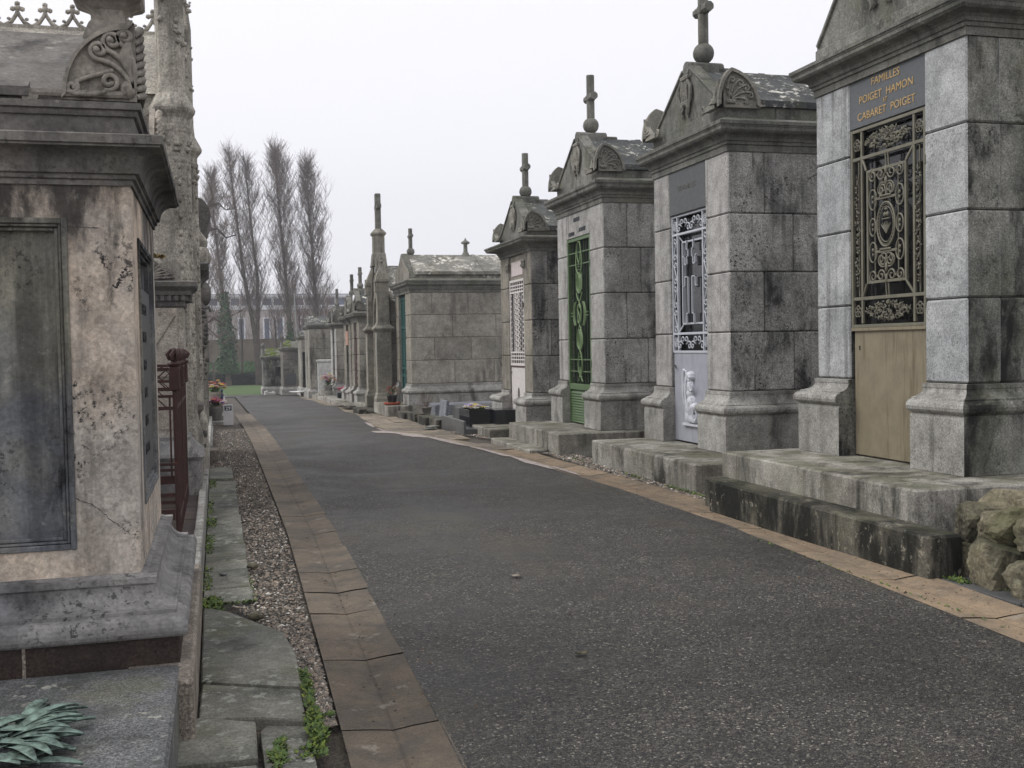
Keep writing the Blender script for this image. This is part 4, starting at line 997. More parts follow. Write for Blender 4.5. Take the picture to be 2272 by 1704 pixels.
def stone_cross(root, x, y, z0, rb, top, arms, half, th, mat='trim'):
    g = MB(); t = th/2; zb = z0+rb*1.9
    def octa(a, b, ax):
        k = t*.42
        o = [(-t, -k), (-k, -t), (k, -t), (t, -k), (t, k), (k, t), (-k, t), (-t, k)]
        if ax == 'z': g.prism([(x+p[0], y+p[1]) for p in o], a, b, 'z')
        else: g.prism([(y+p[0], arms+p[1]) for p in o], x+a, x+b, 'x')
    octa(zb, arms-t*.9, 'z'); g.box(x-t*1.05, x+t*1.05, y-t*1.05, y+t*1.05, arms-t, arms+t, t*.3)
    octa(arms+t*.9, top, 'z'); octa(-half, -t, 'x'); octa(t, half, 'x')
    c = g.build('cross', [mat], root)
    g = MB(); g.blob((x, y, z0+rb), rb, 3); g.build('ball', [mat], c)

# ---------------------------------------------------------------- the family chapels of the right-hand row
def chapel(p):
    root = thing('burial_chapel', p['label'], 'burial chapel', (p['x'], p['y'], 0), p.get('rz', -math.pi/2), p.get('group', 'burial chapels along the right side of the lane'))
    W, D = p['W']/2, p['D']; zb, zs, zc, zt, zp = p['zb'], p['zs'], p['zc'], p['zt'], p['zp']
    dl, dr, dt = p['dl'], p['dr'], p['dt']; pj = p['pj']; fm, sm, tm = p['mats']; pm = p.get('pmat', 'trim_lt')
    rs = random.Random(p['seed']); R = lambda a, b: rs.uniform(a, b)
    c = .013
    # masonry in courses: every block is a chamfered stone
    g = MB(); zl = [zs]+p['courses']+[zc+.01]
    g.box(-W+.02, dl-.012, .02, D-.02, zs-.1, zc+.02, 0, 2); g.box(dr+.012, W-.02, .02, D-.02, zs-.1, zc+.02, 0, 2)
    g.box(dl-.02, dr+.02, .26, D-.02, zs-.1, zc+.02, 0, 2)
    for k in range(len(zl)-1):
        z0, z1 = zl[k]+.004, zl[k+1]-.004
        for sx in (1, -1):
            inner = dr if sx > 0 else -dl
            j = p.get('joint', .75)+(.0 if (k % 2 == 0) else -p.get('jshift', .35))+R(-.05, .05)
            ty = min(j, D-.3)
            xs_ = sorted((sx*inner, sx*W))
            g.box(xs_[0], xs_[1], 0, .30, z0, z1, c, 1, R(-.06, .06), 0)
            tn = R(-.12, .12)
            xo = sorted((sx*(W-.14), sx*W)); g.box(xo[0], xo[1], .30-.02, ty-.003, z0, z1, c, 1, tn, 0)
            y_ = ty
            while y_ < D-.05:
                L = R(.8, 1.3); ye = min(y_+L, D); ye = D if D-ye < .3 else ye
                g.box(xo[0], xo[1], y_+.003, ye-.003, z0, z1, c, 1, R(-.14, .12)); y_ = ye
        x = -W+.14
        while x < W-.15:
            xe = min(x+R(.7, 1.0), W-.14); xe = W-.14 if W-.14-xe < .25 else xe
            g.box(x+.003, xe-.003, D-.14, D, z0, z1, c, 1, R(-.1, .1)); x = xe
    g.build('wall', [fm, sm, p.get('mortar', 'mortar')], root)
    # moulded plinth, wrapping both piers and stopping at the door
    path = [(dr, .26), (dr, 0), (W, 0), (W, D), (-W, D), (-W, 0), (dl, 0), (dl, .26)]
    h = zs-p['zpl']; zq = p['zpl']
    prof = [(pj, zb), (pj, zq-.03), (pj-.012, zq), (pj+.012, zq+.012), (pj+.03, zq+.03), (pj+.036, zq+.055), (pj+.03, zq+.08), (pj+.01, zq+.10), (pj-.012, zq+.105), (pj-.014, zq+.12)]
    for i in range(1, 7):
        a = i/6; prof.append((pj-.014-(pj-.034)*(math.sin(a*math.pi/2)*.9+.1*a), zq+.12+(h-.165)*(1-math.cos(a*math.pi/2)*.85-.15*(1-a))))
    prof += [(.020, zs-.045), (.024, zs-.035), (.024, zs-.006), (-.02, zs-.002)]
    g = MB(); g.sweep(path, prof, False, [.12, 1, 1, 1, 1, 1, .12], 1, 0); g.build('plinth', [pm, sm if p.get('plside') else pm], root)
    # podium and steps
    g = MB(); x0, x1, yf = p['step']; xx = x0
    cuts = p.get('stepcuts', [.2, 1.6]); prev = x0
    for q in [x0+v for v in cuts]+[x1]:
        g.box(prev+.003, q-.003, yf+R(-.006, .006), .55, -.06, zb-.004+R(-.003, .003), .014, 0, R(-.12, .1)); prev = q
    g.box(-W-.02, W+.02, .5, D+.1, -.06, zb-.012, .01, 0)
    for (a, b, y0, y1, z0, z1, mi) in p.get('extra', []): g.box(a, b, y0, y1, z0, z1, .016, mi, R(-.08, .08))
    g.build('step', ['step', 'step_dk'], root)
    # cornice
    rect = [(-W, 0), (W, 0), (W, D), (-W, D)]; pc = p['pc']; H = zt-zc
    pr = [(-.03, zc), (.014, zc), (.014, zc+H*.20), (.03, zc+H*.21), (.03, zc+H*.30), (.045, zc+H*.32)]
    for i in range(7):
        a = i/6; pr.append((.045+(pc-.06)*(a-.16*math.sin(2*math.pi*a)), zc+H*(.32+.38*(a+.10*math.sin(2*math.pi*a)))))
    pr += [(pc-.008, zc+H*.71), (pc-.008, zc+H*.74), (pc+.004, zc+H*.76), (pc+.006, zc+H*.86), (pc-.02, zc+H*.90), (.05, zt), (-.3, zt+.004)]
    g = MB(); g.sweep(rect, pr, True, None, 0); g.box(-W+.2, W-.2, .2, D-.2, zt-.1, zt+.002); g.build('cornice', [tm], root)
    # blocking course
    bw = p.get('bw', W+.01); g = MB(); yy0 = -.01
    if zp > zt+.01:
        g.box(-bw, bw, yy0, .60, zt, zp, .008, 0, R(-.05, .05)); y_ = .60
        while y_ < D: ye = min(y_+.95, D+.01); g.box(-bw, bw, y_+.004, ye-.004, zt, zp-.003, .01, 0, R(-.12, .08)); y_ = ye
        g.build('parapet', [p.get('parmat', tm)], root)
    # gable
    za, gw = p['za'], p.get('gw', bw-.02)
    g = MB(); gz0 = zp-.002 if zp > zt+.01 else zt
    g.prism([(-gw, gz0), (gw, gz0), (gw, gz0+p.get('gshoulder', .03)), (.10, za), (-.10, za), (-gw, gz0+p.get('gshoulder', .03))], .0, .13, 'y')
    if p.get('rim', True):
        n = 10
        for sx in (-1, 1): g.tube([(sx*(gw-.02), -.004, gz0+.03), (sx*.10, -.004, za-.03)], .022, 4)
    g.build('gable', [tm], root)
    g = MB(); gh = za-gz0
    if p.get('relief'): torch_relief(g, 0, .0, gz0+gh*.12, gh*.76); g.build('carving', ['relief'], root)
    if p.get('acro'):
        L, Hh = p['acro']
        for sx in (-1, 1):
            g = MB(); side_acroterion(g, sx*(bw+.05), sx, -.12, zp-.03, L, Hh, .10); front_wing(g, sx*(bw+.05), -sx, -.06, zp-.03, L*.95, Hh*.70); g.build('acroterion', [p.get('relmat', 'relief')], root)
    # roof of stone slabs
    ze, zr = p['ze'], p['zr']; g = MB(); ov = p.get('ov', .03); y_ = .13
    while y_ < D+.04:
        ye = min(y_+p.get('slab', .85), D+.05); dz = R(-.01, .01)
        g.prism([(-bw-ov, ze-.07+dz), (bw+ov, ze-.07+dz), (bw+ov, ze+dz), (.05, zr+dz), (-.05, zr+dz), (-bw-ov, ze+dz)], y_+.004, ye-.004, 'y', 0, R(-.12, .12)); y_ = ye
        g.tube([(-.0, ye-.05, zr+dz), (0, ye+.03, zr+dz)], .02, 5)
    g.prism([(-bw+.05, zp-.05), (bw-.05, zp-.05), (bw-.05, ze-.05), (0, zr-.05), (-bw+.05, ze-.05)], .14, D, 'y')
    rf = g.build('roof', [p.get('roofmat', 'roof')], root)
    if p.get('ridge', True):
        g = MB(); L = p.get('ridgeL', .62)
        g.tube([(0, -.01, za-.02), (0, L*.72, za-.02)], .085, 10, smooth=False); g.tube([(0, L*.72, za-.05), (0, L, za-.05)], .062, 10, smooth=False)
        g.box(-.10, .10, .0, L*.62, za-.10, za+.045, .02); g.build('ridge_block', [tm], rf)
    if p.get('cross'):
        z0, rb, top, arms, half, th = p['cross']; stone_cross(root, 0, p.get('crossy', .22), z0, rb, top, arms, half, th)
    return root

DF = dict(pj=.12)
m1 = chapel(dict(label='nearest, largest chapel with gold lettering over its olive scrollwork door', x=5.36, y=7.87, W=2.06, D=2.5, zb=.49, zpl=.93, zs=1.16,
    courses=[1.80, 2.45, 3.09], zc=3.72, zt=4.02, zp=4.14, dl=-.50, dr=.54, dt=3.32, pj=.13, pc=.17, mats=('granite', 'granite_side', 'trim'), seed=3, joint=.62, jshift=.02,
    step=(-1.28, 1.62, -.86, ), stepcuts=[2.22], extra=[(-1.02, 2.10, -1.12, -.87, -.06, .27, 1), (-1.28, -1.03, -1.04, -.5, -.06, .26, 1)],
    za=5.18, zr=5.08, ze=4.22, gshoulder=.08, gw=1.0, bw=1.02, relief=True, cross=(5.22, .14, 6.05, 5.75, .24, .12), plside=True, acro=None, ridgeL=.8))
m2 = chapel(dict(label='grey granite chapel with a pale blue-grey cross grille door bearing a white angel', x=5.42, y=11.83, W=2.07, D=2.6, zb=.295, zpl=.70, zs=.96,
    courses=[1.61, 2.27, 2.91], zc=3.58, zt=3.93, zp=4.08, dl=-.56, dr=.46, dt=3.05, pj=.12, pc=.17, mats=('granite_b', 'granite_b_side', 'trim'), seed=8, joint=.82, jshift=.38,
    step=(-1.12, 1.95, -.86), stepcuts=[.22, 1.98], extra=[],
    za=4.74, zr=4.70, ze=4.15, relief=True, acro=(.50, .42), cross=(4.785, .125, 5.75, 5.42, .17, .112), bw=1.0))
m3 = chapel(dict(label='granite chapel with a green wrought iron door of looped bars and a slatted foot', x=5.29, y=15.45, W=2.1, D=2.6, zb=.297, zpl=.70, zs=.944,
    courses=[1.58, 2.23, 2.87], zc=3.50, zt=3.84, zp=3.97, dl=-.59, dr=.48, dt=3.12, pj=.115, pc=.16, mats=('granite_b', 'granite_b_side', 'trim'), seed=15, joint=.62, jshift=.3,
    step=(-1.12, 1.42, -.83), stepcuts=[.12, 1.55], extra=[(-1.2, 1.0, -1.12, -.83, -.06, .05, 0)],
    za=4.62, zr=4.58, ze=4.04, relief=True, acro=(.46, .39), cross=(4.665, .12, 5.53, 5.20, .17, .11), bw=1.0))
m4 = chapel(dict(label='small brownish chapel with a rusting white fretwork door', x=5.07, y=18.28, W=1.97, D=2.4, zb=.15, zpl=.50, zs=.71,
    courses=[1.33, 1.93, 2.53], zc=3.08, zt=3.33, zp=3.44, dl=-.42, dr=.52, dt=2.67, pj=.17, pc=.24, mats=('warm', 'granite_b_side', 'trim'), seed=21, joint=.55, jshift=.25, pmat='trim_lt',
    step=(-.55, 1.15, -.80), stepcuts=[1.25], extra=[],
    za=4.06, zr=4.02, ze=3.50, relief=True, acro=(.42, .34), cross=(4.085, .11, 4.86, 4.61, .16, .105), bw=.96))
m5 = chapel(dict(label='broad chapel showing its long coursed side wall, with dark green louvred doors', x=4.27, y=25.37, W=2.1, D=4.4, zb=.20, zpl=.45, zs=.68,
    courses=[1.21, 1.73, 2.25], zc=2.76, zt=3.08, zp=3.09, dl=-.62, dr=.36, dt=2.75, pj=.09, pc=.12, mats=('warm', 'warm_side', 'trim'), seed=33, joint=1.0, jshift=.5,
    step=(-1.1, 1.15, -.58), stepcuts=[1.0], extra=[],
    za=3.72, zr=3.70, ze=3.24, relief=False, acro=None, roofmat='roof_lt', cross=(3.68, .095, 4.32, 4.14, .15, .09), bw=1.03, mortar='mortar_lt', slab=1.6, rim=False, ridge=False))

# doors, plaques and lettering
door_bronze(m1, -.495, .535, .49, 1.59, 3.31, .03)
g = MB(); g.box(-.505, .545, .012, .1, 3.32, 3.78, .004); pq = g.build('name_plaque', ['plaque'], m1)
for s_, z, sz in (('FAMILLES', 3.635, .092), ('POIGET  HAMON', 3.515, .092), ('ET', 3.463, .050), ('CABARET  POIGET', 3.375, .092)):
    text_mesh('lettering', s_, sz, 'gold', pq, (.02, .0095, z), (1, 0, 0), (0, 0, 1), .002, sx=1.05, bold=.0)
g = MB(); g.box(-.5, .54, .08, .27, .47, .60, .004); g.build('threshold', ['step'], m1)
door_pale(m2, -.555, .455, .30, 1.385, 3.05, .04)
g = MB(); g.box(-.56, .46, .004, .1, 3.055, 3.62, .008); pq = g.build('name_plaque', ['plaque2'], m2)
text_mesh('lettering', 'LES FAMILLES', .085, 'faint', pq, (-.05, .001, 3.33), (1, 0, 0), (0, 0, 1), .002)
door_green(m3, -.585, .475, .30, .82, 3.12, .02)
g = MB(); g.box(-.585, .475, .004, .1, 3.13, 3.52, .006); pq = g.build('name_stone', ['granite_b'], m3)
text_mesh('lettering', 'FAMILLE', .075, 'ink', pq, (-.10, .0, 3.37), (1, 0, 0), (0, 0, 1), .003, bold=.003)
text_mesh('lettering', 'COLLIN', .075, 'ink', pq, (-.34, .0, 3.17), (1, 0, 0), (0, 0, 1), .003, bold=.003)
text_mesh('lettering', '.  SORNAY', .075, 'ink', pq, (.13, .0, 3.20), (1, 0, 0), (0, 0, 1), .003, bold=.003)
door_white(m4, -.42, .52, .18, 1.15, 2.66, .02)
g = MB(); g.box(-.42, .52, .03, .12, 2.66, 3.09, .006); pq = g.build('lintel', ['warm'], m4)
g = MB(); g.box(-.30, .42, .016, .05, 2.72, 2.98, .01); g.build('name_plaque', ['pinkplq'], m4)
for sx in (-.47, .58):
    g = MB()
    for k in range(3): g.blob((sx+(k-1)*.05, -.012, 2.94+.012*(k % 2)), (.04, .03, .035), 2, 0, 0, .4)
    for k in range(5): g.tube([(sx+(k-2)*.03, -.01, 2.93), (sx+(k-2)*.05, -.03, 2.87), (sx+(k-2)*.03, -.01, 2.82)], [.01, .016, .004], 5)
    g.build('pilaster_capital', ['relief'], m4)
g = MB(); g.box(-.42, .52, .1, .27, .12, .24, .01); g.build('threshold', ['step_dk'], m4)
door_plain(m5, -.62, .36, .22, 2.74, .06, 'dkgreen')
g = MB(); g.prism([(-.98, 3.085), (.98, 3.085), (.98, 3.2), (0, 3.66), (-.98, 3.2)], .006, -.006, 'y'); g.build('tympanum', ['warm'], m5)
def ridge_finial(par, x, y, z, s=1.0, mat='trim'):
    g = MB(); g.lathe([(.10*s, z), (.075*s, z+.06*s), (.05*s, z+.10*s), (.045*s, z+.26*s), (.09*s, z+.28*s), (.085*s, z+.32*s), (.03*s, z+.36*s), (.0, z+.42*s)], x, y, 8)
    for a in range(4): g.blob((x+.07*s*math.cos(a*math.pi/2), y+.07*s*math.sin(a*math.pi/2), z+.30*s), .035*s, 1)
    g.build('finial', [mat], par)
ridge_finial(m5, 0, 1.55, 3.68, 1.05)
ridge_finial(m5, 0, 4.3, 3.68, 1.05)

# ---------------------------------------------------------------- gothic chapel and the receding row on the right
def course_wall(g, x0, x1, y0, y1, z0, z1, h=.5, mi=0, L=1.0, c=.01, front=None):
    z = z0
    nz = max(1, round((z1-z0)/h)); hh = (z1-z0)/nz
    g.box(x0+.015, x1-.015, y0+.015, y1-.015, z0, z1, 0, 1)
    for k in range(nz):
        for (a, b, ax) in ((x0, x1, 'x'), (y0, y1, 'y')):
            q = a+(L*.5 if k % 2 else 0)
            cuts = [a]
            while q < b-.2:
                if q > a+.2: cuts.append(q)
                q += L*rnd(.85, 1.15)
            cuts.append(b)
            for u, v in zip(cuts, cuts[1:]):
                for side in (0, 1):
                    if ax == 'x':
                        ya, yb = (y0, y0+.12) if side == 0 else (y1-.12, y1)
                        g.box(u+.003, v-.003, ya, yb, z0+k*hh+.003, z0+(k+1)*hh-.003, c, mi, rnd(-.12, .12), front if side == 0 else None)
                    else:
                        xa, xb = (x0, x0+.12) if side == 0 else (x1-.12, x1)
                        g.box(xa, xb, max(u, y0+.121)+.0, min(v, y1-.121), z0+k*hh+.003, z0+(k+1)*hh-.003, c, mi, rnd(-.12, .12))
def gothic(label, x, y, rz, W, z, mats, grp, D=2.4):
    root = thing('gothic_chapel', label, 'burial chapel', (x, y, 0), rz, grp)
    w_ = W/2; g = MB()
    zb, zcap, zbt, za = z['base'], z['cap'], z['butt'], z['apex']
    # front wall with a pointed arch opening
    aw, asp, at = w_*.42, z['spring'], z['arch']
    R0 = [(p.x, p.y) for p in bez((aw, asp, 0), (aw, asp+(at-asp)*.72, 0), (0, at, 0), 8)]
    eave = z['eave']
    right = [(aw, zb), (w_-.1, zb), (w_-.1, eave), (0, za)]+R0[::-1]
    g.prism(right, .02, .22, 'y'); g.prism([(-p[0], p[1]) for p in right], .02, .22, 'y')
    g.build('facade', [mats[0]], root)
    g = MB(); course_wall(g, -w_+.08, w_-.08, .23, D, zb, eave, .5, 0, .8); g.build('wall', [mats[1], 'mortar'], root)
    g = MB()
    for k, (o, dy) in enumerate(((.07, 0), (.035, .06))):
        pts = [(aw+o, zb+.2), (aw+o, asp)]+[(p[0]+o*(p[0]/aw), p[1]+o*1.3*(1-p[0]/aw)) for p in R0[1:]]
        for sx in (-1, 1): g.tube([(sx*p[0], .0+dy, p[1]) for p in pts], .034-.008*k, 6)
    for sx in (-1, 1): g.tube([(sx*(w_-.12), -.01, eave+.03), (sx*.35*w_, -.02, eave+(za-eave)*.62), (0, -.02, za+.02)], .035, 5)
    g.build('arch_moulding', [mats[2]], root)
    g = MB(); bar(g, -aw-.02, aw+.02, zb, at-.02, .16, .20); g.build('door', ['maroon'], root)
    for sx in (-1, 1):
        g = MB(); cx = sx*(w_-.02)
        g.sweep([(cx-.17, -.16), (cx+.17, -.16), (cx+.17, .2), (cx-.17, .2)], [(.05, zb), (.05, zb+.28), (.02, zb+.34), (.02, zb+.38), (-.0, zb+.42), (0, zcap-.05), (.03, zcap-.03), (.07, zcap+.02), (.07, zcap+.05), (0, zcap+.12), (-.04, zcap+.2), (-.04, zbt-.1), (.0, zbt-.06), (.0, zbt), (-.17, zbt+.42)])
        if zbt > zcap+.5: g.prism([(cx-.13, zbt-.3), (cx+.13, zbt-.3), (cx, zbt+.1)], -.17, -.10, 'y')
        g.blob((cx, .02, zbt+.44), .055, 1); g.blob((cx, .02, zbt+.52), .035, 1)
        g.build('buttress', [mats[2]], root)
    g = MB(); zr = z['ridge']
    g.prism([(-w_-.02, eave-.05), (w_+.02, eave-.05), (w_+.02, eave), (0, zr), (-w_-.02, eave)], .22, D+.05, 'y'); g.build('roof', ['roof_lt'], root)
    g = MB(); pz = za-.12
    g.sweep([(-.14, -.06), (.14, -.06), (.14, .22), (-.14, .22)], [(.05, pz-.3), (.02, pz), (0, pz+.05), (0, z['ped']-.08), (.035, z['ped']-.04), (.04, z['ped']), (-.05, z['ped']+.10), (-.10, z['ped']+.12)])
    g.build('pedestal', [mats[2]], root)
    return root
m6 = gothic('narrow gothic chapel with pointed arch and corner buttresses, topped by the tallest cross', 3.95, 27.42, -math.pi/2, 1.75,
    dict(base=.0, cap=1.95, butt=3.2, spring=2.0, arch=2.75, eave=2.7, apex=4.0, ridge=3.6, ped=4.42), ('warm', 'warm_side', 'gothic_dk'), 'burial chapels along the right side of the lane')
g = MB(); o_ = .072
g.box(-o_, o_, .01, .155, 4.5, 5.42, .02); g.box(-.27, -o_-.001, .03, .14, 5.02, 5.15, .02); g.box(o_+.001, .27, .03, .14, 5.02, 5.15, .02); g.build('cross', ['trim'], m6)
g = MB()
g.box(-1.05, .9, -.42, .3, -.3, -.02, .02, 0, .05); g.box(-.3, .9, -.62, -.43, -.3, .02, .02, 0, -.06); g.build('step', ['step_dk'], m6)

def far_chapel(label, x, yc, W, D, g0, zs_, zc, zt, za, ball, top, seed, door='maroon', acro=(.34, .28)):
    b = g0
    return chapel(dict(label=label, x=x, y=yc, W=W, D=D, zb=b+.22, zpl=b+.5, zs=b+.72, courses=[b+.72+(zc-b-.72)*k/4 for k in (1, 2, 3)], zc=zc, zt=zt, zp=zt+.06,
        dl=-.34, dr=.34, dt=zc-.4, pj=.10, pc=.17, mats=('warm' if seed % 2 else 'granite_b', 'warm_side', 'trim'), seed=seed, joint=.6, jshift=.25, step=(-W/2-.1, W/2+.1, -.45), stepcuts=[.8],
        za=za, zr=za-.04, ze=zt+.16, relief=True, acro=acro, cross=(ball-.085, .095, top, top-.19, .15, .10), bw=W/2-.02, crossy=.18))
m7 = far_chapel('dark chapel with a white oval plate on its gable, just beyond the gothic chapel', 3.85, 31.15, 1.7, 2.4, -.30, 0, 2.25, 2.55, 3.18, 3.30, 3.84, 41)
g = MB(); g.blob((.16, -.03, 2.95), (.16, .03, .10), 2); g.build('oval_plate', ['frame'], m7)
door_plain(m7, -.34, .34, -.06, 1.9, .06, 'maroon', False)
m8 = far_chapel('narrow chapel with an orange stained plate above its door, second beyond the gothic one', 3.90, 33.55, 1.7, 2.4, -.36, 0, 2.25, 2.52, 3.10, 3.22, 3.80, 43)
g = MB(); g.box(-.26, .26, -.015, .02, 1.62, 2.05, .01); g.build('name_plaque', ['pinkplq2'], m8)
door_plain(m8, -.34, .34, -.12, 1.5, .06, 'plaque2', False)
m9 = far_chapel('smooth pale chapel with a black door strip and a round carved gable shell', 4.34, 41.9, 2.0, 2.6, -.50, 0, 2.28, 2.50, 3.10, 3.22, 3.82, 44, acro=(.5, .5))
door_plain(m9, -.34, .34, -.25, 1.9, .06, 'void', False)

def low_chapel(label, x0, x1, y0, y1, zb, zw, zr, mat, finial=None, door=None, moss='roof', axis='x', grp='burial chapels along the right side of the lane'):
    root = thing('burial_chapel', label, 'burial chapel', ((x0+x1)/2, y0, 0), 0, grp)
    w_ = (x1-x0)/2; D = y1-y0; g = MB()
    course_wall(g, -w_, w_, 0, D, zb, zw, .45, 0, .6); g.build('wall', [mat, 'mortar'], root)
    g = MB(); g.sweep([(-w_, 0), (w_, 0), (w_, D), (-w_, D)], [(-.02, zb), (.08, zb), (.08, zb+.3), (.0, zb+.42), (-.02, zb+.43)]); g.build('plinth', ['trim_lt'], root)
    g = MB(); g.sweep([(-w_, 0), (w_, 0), (w_, D), (-w_, D)], [(-.02, zw-.02), (.03, zw), (.10, zw+.10), (.11, zw+.18), (.02, zw+.20), (-.3, zw+.205)]); g.build('cornice', ['trim'], root)
    g = MB()
    if axis == 'x': g.prism([(-.03, zw+.18), (D+.03, zw+.18), (D/2, zr)], -w_-.03, w_+.03, 'x')
    else: g.prism([(-w_-.03, zw+.18), (w_+.03, zw+.18), (0, zr)], -.03, D+.03, 'y')
    for k in range(26):
        u, v = rnd(-w_, w_), rnd(0, D/2); g.blob((u, v, zw+.2+(zr-zw-.2)*v/(D/2)), (rnd(.06, .16), rnd(.05, .12), rnd(.03, .07)), 1, 1, rnd(-.1, .1), .4)
    g.build('roof', [moss, 'roof_lt' if moss == 'roof' else 'moss'], root)
    if finial:
        for fx, fz in finial:
            g = MB(); fx -= (x0+x1)/2; g.lathe([(.10, zw+.1), (.07, fz-.5), (.05, fz-.35), (.12, fz-.28), (.10, fz-.18), (.04, fz-.1), (.01, fz)], fx, .15, 8); g.build('finial', ['trim'], root)
    if door:
        dx0, dx1, z0, z1, dm = door; g = MB(); g.box(dx0-(x0+x1)/2, dx1-(x0+x1)/2, -.02, .05, z0, z1, .01); g.build('window', [dm], root)
    return root
low_chapel('chapel with a broken roof crusted with white lichen', 3.85, 6.4, 47, 49.5, -.60, 2.40, 2.98, 'warm_side', moss='roof')
low_chapel('slim chapel behind the white crusted roof, with a dark narrow door', 3.95, 6.2, 53, 55.2, -.72, 2.0, 2.5, 'warm_side', door=(4.0, 4.2, -.3, 1.4, 'void'))
low_chapel('squat chapel with a yellow-green mossy roof in the far bend', 3.30, 5.2, 57, 59.2, -.82, 1.45, 1.98, 'darkstone', [(3.28, 2.4)], door=(3.45, 3.95, -.3, .3, 'plaque2'), moss='trim')
low_chapel('last grey chapel in the bend with a small dark window and mossy roof', 2.42, 3.42, 60, 62, -.88, 1.0, 1.6, 'granite_side', [(2.45, 2.0)], door=(3.08, 3.34, .1, .62, 'void'), moss='trim')

# low kerb of blocks in front of the far chapels
root = thing('grave_kerb', 'long low kerb of worn granite blocks in front of the distant right hand chapels', 'kerb', (3.7, 29, 0))
g = MB(); y_ = 28.4
while y_ < 52:
    L = rnd(1.0, 1.8); xk = 3.70+(y_-28)*.011; z_ = gz(y_)
    g.box(xk-3.7, xk-3.7+rnd(.35, .5), y_-29+.02, y_-29+L-.02, z_-.1, z_+rnd(.14, .24), .03, 0, rnd(-.12, .15)); y_ += L
g.build('kerb_stones', ['step'], root)
r_ = thing('headstone', 'pale lilac-white marble headstone leaning on the wall of the lichen roofed chapel', 'headstone', (4.4, 46.2, 0))
g = MB(); g.box(-.30, .30, -.05, .05, -.55, 1.0, .02); g.sweep([(-.3, -.05), (.3, -.05), (.3, .05), (-.3, .05)], [(.0, .95), (.05, 1.0), (.05, 1.06), (-.02, 1.08)]); g.build('slab', ['wood'], r_)
g = MB(); [g.box(-.22+k*.15, -.17+k*.15, -.075, -.05, -.3, .75, .01) for k in range(4)]; g.build('fluting', ['wood'], r_)
for i, (x, y, sx, sy, sz, lab) in enumerate(((2.75, 58.6, .22, .12, .16, 'wide broken white marble piece lying at the foot of the last chapel'), (2.48, 58.3, .09, .08, .22, 'small upright white marble fragment left of the wider broken piece'), (3.9, 52.6, .45, .4, .06, 'pale flat slab lying on the kerb before the slim chapel'))):
    g = MB(); g.box(-sx, sx, -sy, sy, 0, sz, .02); g.blob((sx*.4, 0, sz), (sx*.4, sy*.6, sz*.3), 1, 0, 0, .3)
    tag(g.build('marble_fragment', ['wood'], None, (x, y, gz(y)+(.2 if i == 2 else 0)), .3*i), lab, 'stone fragment', 'stray marble at the far bend')

# ---------------------------------------------------------------- flowers
def flower_head(g, c, r, mi, n=7):
    c = Vector(c)
    for ring, (k, rr, tilt) in enumerate(((n, 1.0, .25), (max(4, n-2), .62, .75))):
        for i in range(k):
            a = 2*math.pi*i/k+ring*.4+rnd(-.15, .15); d = Vector((math.cos(a), math.sin(a), tilt)).normalized()
            g.leaf(c, d, Vector((0, 0, 1)), r*rr*1.15, r*rr*.42, mi, rnd(-.1, .1), .3)
    g.blob(c+Vector((0, 0, r*.2)), r*.28, 1, mi)
def bouquet(parent, cx, cy, cz, w_, h, mats, n, seed, greens=40, size=.035):
    random.seed(seed); g = MB(); ms = list(mats)+['leaf']; gi = len(ms)-1
    for k in range(greens):
        a = rnd(0, 6.28); r = w_*rnd(.2, 1); d = Vector((math.cos(a)*r, math.sin(a)*r*.8, h*rnd(.4, 1.1)))
        g.leaf(Vector((cx, cy, cz))+d*.35, d, (rnd(-1, 1), rnd(-1, 1), .6), rnd(.05, .10), rnd(.012, .022), gi, rnd(-.2, .2))
    for k in range(n):
        a = rnd(0, 6.28); r = w_*math.sqrt(rnd(0, 1)); t = rnd(.5, 1.0)*(1-.35*(r/w_)**2)
        p = (cx+r*math.cos(a), cy+r*.8*math.sin(a), cz+h*t)
        g.tube([(cx, cy, cz), p], .003, 4, gi); flower_head(g, p, size*rnd(.75, 1.2), k % len(mats))
    return g.build('blooms', ms, parent)

# ---------------------------------------------------------------- low graves between the chapels (right)
gA = thing('grave', 'low modern grave with polished grey kerb and raised black granite blocks', 'grave', (4.0, 18.9, 0), 0, 'low graves between the chapels')
def gb(nm, x0, x1, y0, y1, z0, z1, mt, par=gA, c=.008, o=(4.0, 18.9)):
    g = MB(); g.box(x0-o[0], x1-o[0], y0-o[1], y1-o[1], z0, z1, c); return g.build(nm, [mt], par)
gb('kerb_panel', 4.03, 4.07, 17.95, 19.85, -.05, .24, 'polgrey'); gb('base_slab', 4.07, 6.3, 17.95, 19.9, -.05, .10, 'polgrey')
gb('memorial_block', 4.64, 5.6, 18.12, 18.74, .10, .40, 'polblack'); gb('side_block', 4.24, 4.63, 19.20, 19.62, .1, .40, 'polgrey'); gb('tomb_slab', 4.66, 6.0, 18.76, 19.85, .1, .36, 'polgrey'); gb('back_block', 5.3, 6.3, 19.9, 20.2, .1, .52, 'polgrey')
gA2 = thing('planter', 'square black granite planter on the grey grave, filled with yellow and white flowers', 'planter', (4.42, 18.75, 0), 0, 'planters and pots of flowers')
g = MB()
for a, b, c_, d in ((-.20, .20, -.40, -.37), (-.20, .20, .37, .40), (-.20, -.17, -.368, .368), (.17, .20, -.368, .368)): g.box(a, b, c_, d, .10, .40, .003)
g.box(-.17, .17, -.37, .37, .1, .36, 0); g.build('box', ['polblack'], gA2)
for dy in (-.24, .0, .24): bouquet(gA2, 0, dy, .36, .17, .12, ['f_yellow', 'f_white', 'f_lilac', 'f_white'], 26, int(50+dy*20), 30, .042)
gB = thing('grave', 'low grave with a dark kerb beside the long chapel wall', 'grave', (4.2, 21.7, 0), 0, 'low graves between the chapels')
oB = (4.2, 21.7)
